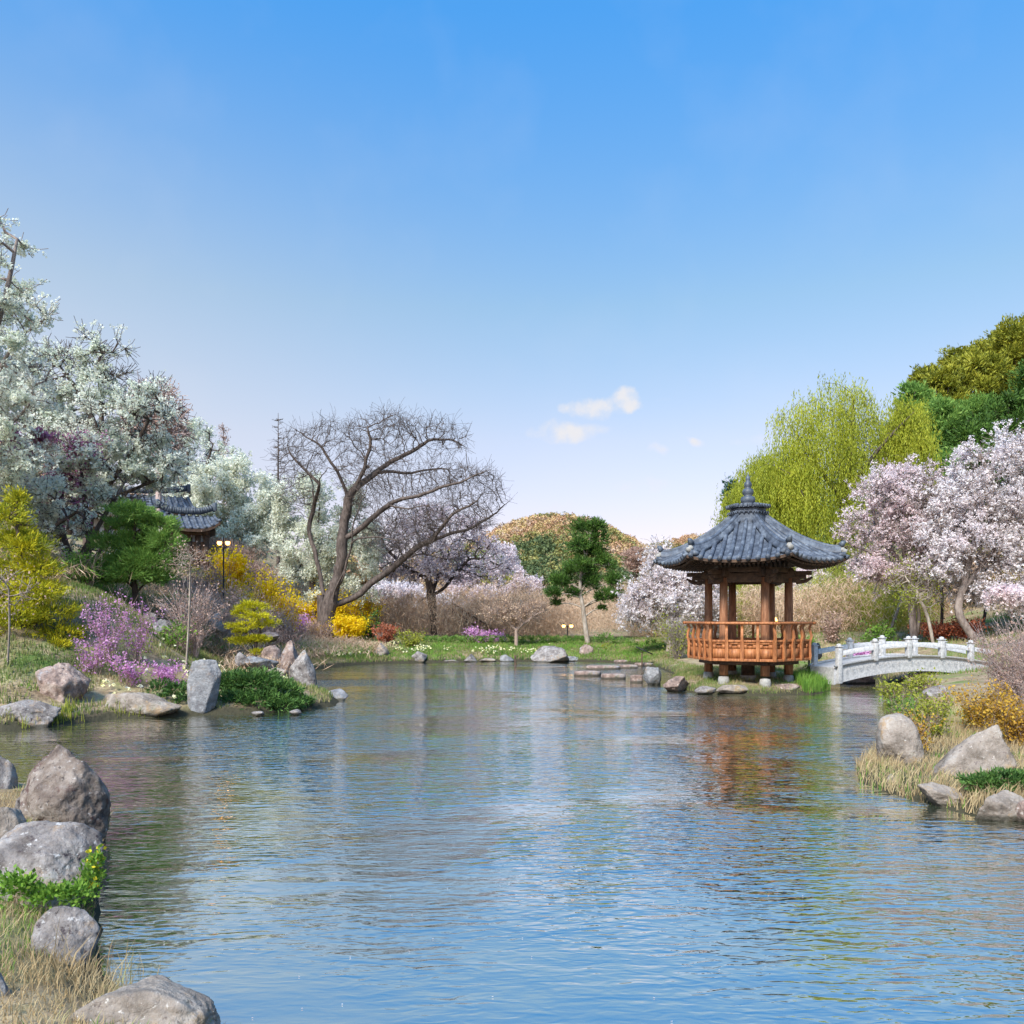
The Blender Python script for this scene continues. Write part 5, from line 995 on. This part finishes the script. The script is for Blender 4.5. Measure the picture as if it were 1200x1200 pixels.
for i, (x, y, d, rx, rz_2, leaf, lb) in enumerate([(610, 696, 105, 20, 14, 'pine_blue', 'blue green conifer low in front of the distant hill'), (640, 700, 105, 18, 12, 'pine_blue', 'blue green conifer nearest the tall pine trunk'), (585, 683, 110, 14, 12, 'leaf_yellow', 'yellow green round tree before the distant hill'),
      (745, 655, 130, 16, 16, 'brown_buds', 'bare brown round tree before the hill left of the pavilion'), (765, 668, 120, 14, 16, 'brown_buds', 'bare tan tree before the hill beside the weeping cherry')]):
    conifer_tree(lb, leaf, P(x, y, d), rx * d / F, rz_2 * d / F, 90 + i, 'trees before the distant hill', name='distant_tree', size=.5, dens=50, npad=10)

# ------------------------------------------------------------------ the wooded hills
hx = rng.uniform(-330, 330, 30000); hy = rng.uniform(230, 640, 30000); hz_ = GA(hx, hy); slope = hz_ > 9
hx, hy, hz_ = hx[slope], hy[slope], hz_[slope]
pxh = hx / hy * F + 600; k = (pxh > 380) & (pxh < 960); hx, hy, hz_ = hx[k], hy[k], hz_[k]; fr_ = rng.random(len(hx)) < np.clip((520 - hy) / 250, .35, 1); hx, hy, hz_ = hx[fr_][:4200], hy[fr_][:4200], hz_[fr_][:4200]
nc = 110; nT = len(hx); q = np.stack([hx, hy, 0 * hx], 1); kind_ = np.clip(.5 + 1.5 * fbm(q / 38, 5, 3) + rng.normal(size=nT) * .16, 0, 1)
dv = rand_unit(nT * nc).reshape(nT, nc, 3); dv[..., 2] = np.abs(dv[..., 2]) * 1.0 - .15; sz_ = rng.uniform(2.0, 3.8, nT)[:, None, None]
cen = np.stack([hx, hy, hz_ + 3.2], 1)[:, None]; pos = (cen + dv * sz_ * np.array((1, 1, 1.25)) * (.75 + .4 * rng.random((nT, nc, 1)))).reshape(-1, 3)
ax = rand_unit(len(pos)) * .5 * rng.uniform(.6, 1.2, (len(pos), 1)); vv = np.clip(np.repeat(kind_, nc) + rng.normal(size=len(pos)) * .05, 0, 1)
m = MB(); m.cards(pos, ax, perp(ax) * .36, vv); tag(m.build('hill_wood', M['hill_wood']), 'distant hillside wood in spring russet, orange and green', 'wood', kind='stuff')

# ------------------------------------------------------------------ shrubs
def sh(name, label, px, d, hpx, wpx, nst, leaf, nleaf, lsize, cat='shrub', **kw):
    if hpx < 0: q = G(px, d); hpx = max(12, (HY - (q[2] - CAM_H) / d * F) + hpx)
    return shrub(name, label, cat, G(px, d), hpx * d / F, wpx * d / F / 2, nst, leaf, nleaf, lsize, **kw)
GA_ = 'azaleas in purple bloom'
for i, (px, d, h_, w_, n_, nl, lb) in enumerate([(125, 20.5, 80, 66, 26, 1300, 'tallest purple azalea left of the dark pine trunk'), (158, 21, 74, 40, 18, 750, 'purple azalea in front of the dark pine trunk'), (108, 19.8, 50, 40, 16, 900, 'sparse purple azalea beside the golden conifer'),
        (152, 19.8, 42, 54, 18, 900, 'low purple azalea spreading over the bank'), (200, 20.2, 34, 36, 18, 1300, 'small bright purple azalea by the pale tree stem'), (345, 43, 36, 38, 18, 2600, 'lilac azalea left of the bare tree trunk'),
        (560, 46, 18, 36, 14, 1400, 'magenta azaleas under the slanting timber rail'), (583, 46, 14, 26, 12, 800, 'lilac azalea at the foot of the timber rail'), (1004, 34, 20, 30, 16, 1800, 'pink azalea mound left of the bridge')]):
    sh('azalea_bush', lb, px, d, h_, w_, n_, 'azalea', nl, .055 if d < 30 else .10, group=GA_, leafname='blossom', off=.05 if d < 30 else .12, low=.35, seed=i, r=.010, cat='azalea', bark='twig')
for i, (px, d, h_, w_, nl, lb) in enumerate([(262, 38, -645, 42, 7000, 'bright forsythia dome below the slope lamp'), (302, 39, -668, 40, 2600, 'orange yellow forsythia sloping down behind bare shrubs'), (336, 41, -685, 30, 1500, 'small forsythia behind the cream blossom tree'), (390, 49, 58, 44, 5000, 'tall forsythia behind the bare tree fork'),
        (425, 50, 52, 40, 3500, 'pale forsythia right of the bare tree fork'), (350, 47, 42, 38, 3500, 'yellow forsythia left of the bare tree trunk'), (410, 44.5, 30, 42, 5500, 'rounded forsythia at the right foot of the bare tree')]):
    sh('forsythia_bush', lb, px, d, h_, w_, 34, 'forsythia', nl * 2, .12, group='forsythia in yellow bloom', leafname='blossom', off=.16, low=(.72 if i in (0, 1, 2) else .35), seed=20 + i, r=.012, cat='forsythia', arch=.2)
for i, (px, d, h_, w_, n_, lf, nl, bk, lb) in enumerate([
        (225, 25, 90, 76, 60, 'brown_buds', 1600, 'twig_pink', 'arching bare mauve shrub right of the green pine'), (262, 30, 86, 80, 60, 'brown_buds', 2000, 'twig_pink', 'dense bare reddish shrub above the pointed blue rock'), (300, 33, 74, 76, 60, 'brown_buds', 2000, 'twig_pink', 'bare reddish shrub behind the golden cloud pruned pine'),
        (240, 36, 60, 60, 40, 'brown_buds', 1600, 'twig', 'bare brown shrub under the forsythia dome'), (100, 25, 50, 44, 30, 'leaf_green', 2600, 'twig', 'leafy green shrub between golden conifer and green pine'), (335, 37, 60, 46, 40, 'brown_buds', 1600, 'twig_pink', 'bare shrub left of the lilac azalea'),
        (205, 24, 40, 36, 24, 'leaf_green', 1000, 'twig', 'thin green shrub below the arching mauve shrub'), (450, 44, 24, 34, 24, 'red_bush', 3000, 'twig_pink', 'low russet red shrub by the daffodil bed'), (483, 43.5, 22, 36, 30, 'leaf_yellow', 1800, 'twig', 'low olive grass like shrub right of the russet shrub'),
        (434, 46, 36, 18, 16, 'pine', 1400, 'bark_dark', 'small dark green shrub behind the rounded forsythia'), (372, 44.6, 20, 22, 16, 'orange_bush', 700, 'twig', 'small orange shrub at the left foot of the bare tree'),
        (795, 37, 60, 56, 70, 'leaf_yellow', 900, 'bark_pale', 'weeping bare willow shrub left of the pavilion'), (938, 36, 26, 26, 16, 'leaf_green', 1600, 'twig', 'leafy green shrub right of the pavilion rail'), (1030, 36, 34, 44, 24, 'leaf_green', 1700, 'twig', 'green shrub behind the left half of the bridge'),
        (975, 38, 40, 34, 26, 'brown_buds', 1200, 'twig', 'brown shrub around the willow trunk foot'), (1100, 35, 26, 54, 30, 'red_bush', 3400, 'twig_pink', 'red orange shrub row seen through the bridge rail'), (1132, 34, 26, 40, 30, 'red_bush', 2600, 'twig_pink', 'red orange shrub at the right half of the bridge'),
        (955, 26.8, 20, 22, 14, 'leaf_yellow', 900, 'twig', 'yellow green bush by the left post of the bridge'), (1186, 17.5, 108, 84, 110, 'brown_buds', 3600, 'twig_pink', 'dense tan twiggy shrub hiding the right end of the bridge'), (1222, 15.5, 140, 70, 90, 'brown_buds', 3600, 'twig_pink', 'tall tan twiggy shrub at the right frame edge'),
        (1150, 15, 64, 70, 40, 'orange_bush', 3600, 'twig', 'orange yellow flowering shrub on the right bank'), (1192, 13.5, 62, 60, 40, 'orange_bush', 3600, 'twig', 'golden orange shrub at the right frame edge'), (1092, 14.2, 60, 56, 34, 'leaf_yellow', 2600, 'twig', 'yellow green shrub right of the round topped boulder'),
        (1062, 16.5, 44, 56, 26, 'leaf_green', 1500, 'twig', 'light green shrub behind the round topped boulder'), (1075, 13.2, 52, 30, 26, 'orange_bush', 900, 'twig', 'dark stemmed shrub touching the round topped boulder'), (1050, 22, 30, 36, 26, 'leaf_yellow', 1400, 'twig', 'yellow green reeds like shrub under the bridge arch'),
        (1080, 22.5, 26, 44, 26, 'leaf_yellow', 1400, 'twig', 'olive shrub right of the bridge arch')]):
    sh('garden_shrub', lb, px, d, h_, w_, n_, lf, nl, .045 if d < 20 else (.07 if d < 30 else .10), off=.05 if d < 20 else .1, seed=40 + i, bark=bk, r=.007 if d < 20 else .011, low=.2, arch=.25 if 'arching' in lb or 'weeping' in lb else 0, sub=5 if 'bare' in lb or 'twiggy' in lb or 'dense' in lb else 3, jit=.1)
# clipped hedge and low green mounds
def mound(name, label, px, d, pads, leaf, dens, size, cat='shrub', group=None, asp=.35, shell=.6, low=-.2, upb=.4, rag=.3, seed=0, z=None):
    b_ = G(px, d); m = MB(); es = []
    for x, y, rx, rz_2, *dd in pads: c = P(x, y, d + (dd[0] if dd else 0)); es.append((c, np.array((rx, (rx + rz_2) / 2 if len(dd) < 2 else dd[1], rz_2)) * d / F))
    pads_mesh(m, es, dens, size, asp, shell, seed=seed, low=low, upb=upb, rag=rag); return tag(m.build(name, M[leaf], loc=b_), label, cat, group)
mound('clipped_hedge', 'long low clipped hedge behind the far daffodil bed', 560, 45.5, [(498 + 12 * k, 750, 9, 6) for k in range(16)] , 'pine_light', 420, .12, 'hedge', seed=1)
mound('green_bush', 'dark green bush right of the tall pine trunk', 712, 45, [(708, 750, 14, 9), (728, 753, 12, 7), (697, 752, 8, 7)], 'pine_light', 300, .12, seed=2)
mound('green_bush', 'yellow green ball bush below the tall pine', 711, 43, [(711, 757, 7, 4)], 'leaf_yellow', 350, .10, seed=3)
mound('green_bush', 'pair of light green ball bushes by the reading board', 757, 42, [(743, 755, 6, 5), (764, 754, 8, 5)], 'leaf_green', 350, .10, seed=4)
mound('spreading_juniper', 'dark green spreading juniper draped to the water by the upright slab', 305, 20.2, [(270, 800, 18, 16), (285, 803, 26, 18), (305, 805, 30, 18), (328, 812, 26, 15), (348, 822, 20, 9), (275, 820, 24, 13, -.4), (300, 822, 34, 13, -.4), (330, 826, 26, 8, -.4), (318, 796, 14, 9, .6), (262, 812, 10, 16)], 'juniper', 1300, .13, 'juniper', asp=.24, upb=.25, rag=.5, seed=5)
mound('spreading_juniper', 'small juniper with white flowers left of the upright slab', 200, 19.2, [(188, 806, 16, 11), (208, 810, 16, 11), (200, 818, 20, 8)], 'juniper', 700, .12, 'juniper', asp=.3, seed=6)
mound('spreading_juniper', 'low dark juniper spilling over the right bank rocks', 1170, 9.9, [(1150, 916, 26, 9), (1180, 913, 34, 11), (1215, 915, 30, 12), (1165, 925, 30, 7), (1200, 930, 34, 8)], 'juniper', 3600, .075, 'juniper', asp=.28, upb=.3, rag=.5, seed=7)
mound('green_bush', 'grey green sprawling shrub by the left edge beneath the golden conifer', 20, 18, [(30, 808, 14, 7), (8, 812, 16, 8)], 'leaf_green', 500, .09, seed=8)
mound('leafy_bush', 'leafy green shrub growing beneath the wide flat slab boulder', 40, 5.75, [(20, 1040, 30, 22), (58, 1050, 34, 18), (90, 1046, 26, 16)], 'leaf_green', 3200, .042, asp=.55, shell=.3, upb=.3, rag=.6, seed=9)
lf_ = mound('leafy_bush', 'small green shrub dotted with yellow flowers right of the flat slab boulder', 105, 6.1, [(108, 1030, 14, 22), (112, 1008, 10, 14), (98, 1040, 12, 14)], 'leaf_green', 3000, .040, asp=.55, shell=.2, upb=.3, rag=.7, seed=10)
m = MB(); q = ell_pts([E(112, 1005, 6.1, 12, 20), E(104, 1030, 6.1, 14, 20)], 38); ax = rand_unit(38) * .017; m.cards(q, ax, perp(ax) * .015); fo = m.build('blossom', M['yellow_flower'], lf_); fo.location = (0, 0, 0)
# thin pale stems of young trees on the left bank
for i, (px, d, y0, y1, lb) in enumerate([(8, 18.5, 815, 690, 'thin pale sapling stem in front of the golden conifer'), (217, 21.5, 785, 660, 'thin pale young tree right of the purple azaleas')]):
    b_ = G(px, d); top = P(px + (2, 6)[i], y1, d); mid = (b_ + top) / 2 + (.03, 0, 0)
    ctree('young_tree', lb, 'tree', b_, [[b_ - (0, 0, .1), mid, top]], [(top, np.array((.5, .5, .5)))], 60, .15, .005, .028, 300, .05, 'brown_buds', bark='bark_pale', seed=70 + i, twigs=80, twl=.3)
# the brown thickets behind the far shore and under the right-hand trees: one mass each
def thicket(name, label, xr, yr, n_, h_, mat, seed, test=None):
    x = rng.uniform(*xr, n_); y = rng.uniform(*yr, n_); q = np.stack([x, y, 0 * x], 1); k = (fbm(q * .22, seed, 3) > -.12) & (sdist(x, y) > 1.2)
    if test is not None: k &= test(x, y)
    x, y = x[k], y[k]; z0 = GA(x, y); nb = 110; pos = []; n2 = len(x); hh = h_ * (1 + .7 * fbm(np.stack([x, y, 0 * x], 1) * .3, seed + 1, 2)); m = MB()
    dv = rng.normal(size=(n2, nb, 3)) * np.array((.55, .55, .0)); zz = rng.random((n2, nb)) ** .8; p = np.stack([x[:, None] + dv[..., 0] * (.4 + zz), y[:, None] + dv[..., 1] * (.4 + zz), z0[:, None] + zz * hh[:, None] * (1 - .25 * (dv[..., 0] ** 2))], -1).reshape(-1, 3)
    ax = rand_unit(len(p)); ax[:, 2] = np.abs(ax[:, 2]) + .25; ax /= np.linalg.norm(ax, axis=1)[:, None]; L_ = rng.uniform(.08, .30, (len(p), 1)); m.cards(p, ax * L_, perp(ax) * .012, np.clip(.5 + .6 * fbm(p * .5, seed + 6, 2) + rng.normal(size=len(p)) * .2, 0, 1)); return tag(m.build(name, M[mat]), label, 'thicket', kind='stuff')
thicket('bare_thicket', 'brown bare thicket behind the far hedge', (-14, 15), (50, 62), 1500, 2.6, 'thicket', 1)
thicket('bare_thicket', 'tan bare thicket further back at the foot of the distant hill', (-14, 24), (66, 100), 1700, 3.8, 'thicket', 2)
thicket('slope_thicket', 'green and brown undergrowth behind pavilion and bridge', (9, 34), (41, 60), 2400, 2.6, 'leaf_yellow', 3)
thicket('slope_thicket', 'tan undergrowth beneath the right hand cherries', (11, 34), (40, 58), 2400, 2.2, 'thicket', 4)
thicket('slope_thicket', 'bare undergrowth on the left slope behind the magnolias', (-40, -19), (47, 64), 1400, 2.0, 'thicket', 5)
thicket('bank_undergrowth', 'low brown undergrowth on the left bank', (-17, -6.5), (19, 42), 900, .45, 'thicket', 7, lambda x, y: (y > 28) | (x < -13) | (x > -8) & (y > 24))
thicket('bank_undergrowth', 'low green undergrowth on the left bank', (-17, -6.5), (19, 42), 350, .35, 'leaf_green', 8, lambda x, y: (y > 28) | (x < -13))
thicket('bank_undergrowth', 'brown undergrowth between far shore and left slope', (-17, -10), (30, 50), 700, 1.0, 'brown_buds', 9)
thicket('slope_thicket', 'dark green undergrowth on the right hill', (20, 90), (60, 110), 5000, 6.0, 'pine_light', 6)

# ------------------------------------------------------------------ grass and flowers
grass_field('dry_grass', 110000, (-16, -4), (16, 40), .15, 12, .13, .011, 'mixed_grass', 'short mixed grass on the left bank', seed=1, patch=-.25)
grass_field('mixed_grass', 40000, (-9, 9), (38.5, 49), .1, 9, .12, .016, 'mixed_grass', 'mixed grass along the far shore', seed=32, patch=-.4)
grass_field('green_grass', 24000, (-8, 8), (38.5, 46.5), .1, 5, .14, .016, 'grass', 'green grass along the far shore', seed=2, patch=-.3)
grass_field('dry_grass', 60000, (-5.5, -.9), (3.2, 10.5), .03, 3, .085, .0025, 'dry_grass', 'dry straw grass on the near left bank', seed=3, patch=-.6, lean=.9)
grass_field('green_grass', 24000, (-5.5, -.9), (3.2, 10.5), .03, 3, .07, .0028, 'grass', 'green tufts on the near left bank', seed=4, patch=-.08)
grass_field('islet_grass', 26000, (4, 10.6), (23, 31), .03, 3, .11, .008, 'mixed_grass', 'rough grass on the islet', seed=5, patch=-.3)
grass_field('waterside_reeds', 5200, (8.2, 10.6), (23.6, 26.8), .0, .9, .34, .010, 'grass', 'bright green reeds at the right end of the islet', seed=6, patch=-.5)
grass_field('islet_grass', 7000, (4.3, 7), (28, 40), .05, 3, .12, .010, 'mixed_grass', 'grass between islet and far bank', seed=15, patch=-.3)
grass_field('straw_grass', 50000, (4.4, 13), (8.6, 20), .0, 5, .15, .004, 'dry_grass', 'long straw coloured grass on the right bank', seed=7, patch=-.5, lean=.8)
grass_field('green_grass', 20000, (4.4, 13), (8.6, 22), .0, 5, .12, .005, 'grass', 'green grass tufts on the right bank', seed=8, patch=.05)
grass_field('shore_straw', 4200, (4.2, 6.4), (9.0, 14), .0, .55, .24, .005, 'dry_grass', 'straw fringe hanging at the right waterline', seed=9, patch=-.4, lean=1.0)
grass_field('mixed_grass', 22000, (10, 26), (26, 42), .05, 14, .14, .014, 'mixed_grass', 'grass behind the bridge', seed=10, patch=-.2)
grass_field('waterside_reeds', 2200, (-10, -7.5), (16, 19), .0, .5, .26, .008, 'leaf_yellow', 'pale reeds between the left shore boulders', seed=11, patch=-.1)
def flowers(name, label, n_, xr, yr, mat, h_, size, seed, smin=.5, smax=4, patch=0.0):
    x = rng.uniform(*xr, n_); y = rng.uniform(*yr, n_); s = sdist(x, y); k = (s > smin) & (s < smax) & (fbm(np.stack([x, y, 0 * x], 1) * .8, seed, 3) > patch); x, y = x[k], y[k]; p = np.stack([x, y, gh(x, y) + h_ * rng.uniform(.7, 1.2, len(x))], 1); m = MB()
    for j in range(3): ax = rand_unit(len(p)) * size; ax[:, 2] *= .5; m.cards(p + rng.normal(size=p.shape) * size * .3, ax, perp(ax) * size * .8)
    return tag(m.build(name, M[mat]), label, 'flowers', kind='stuff')
flowers('daffodils', 'white and yellow daffodils in the far bed below the bare tree', 900, (-11, -5), (38, 46), 'daffodil', .22, .055, 1)
flowers('daffodils', 'white daffodils in the far bed before the hedge', 650, (-5, 2), (41, 45.5), 'daffodil', .20, .05, 2)
flowers('daffodils', 'scattered white flowers on the left bank', 120, (-9.5, -5.8), (18.5, 24), 'daffodil', .22, .05, 3, .3, 5, -.1)
x = rng.uniform(-2.5, 3.2, 60); y = rng.uniform(4.6, 8.5, 60); k = sdist(x, y) < -.1; x, y = x[k], y[k]; p = np.stack([x, y, np.full(len(x), .006)], 1); a = rng.random(len(x)) * 6.283; ax = np.stack([np.cos(a), np.sin(a), 0 * a], 1) * .008
m = MB(); m.cards(p, ax, np.stack([-np.sin(a), np.cos(a), 0 * a], 1) * .006); tag(m.build('floating_petals', M['cherry_pale']), 'pale petals floating on the near water', 'petals', kind='stuff')
x = rng.uniform(-2.75, -2.1, 60); y = rng.uniform(4.7, 5.4, 60); p = np.stack([x, y, gh(x, y) - .02], 1); m = MB(); blades(m, p, .26, .003, .7); tag(m.build('dry_stalks', M['dry_grass']), 'bent dry stalks at the near left waterline', 'stalks', kind='stuff')
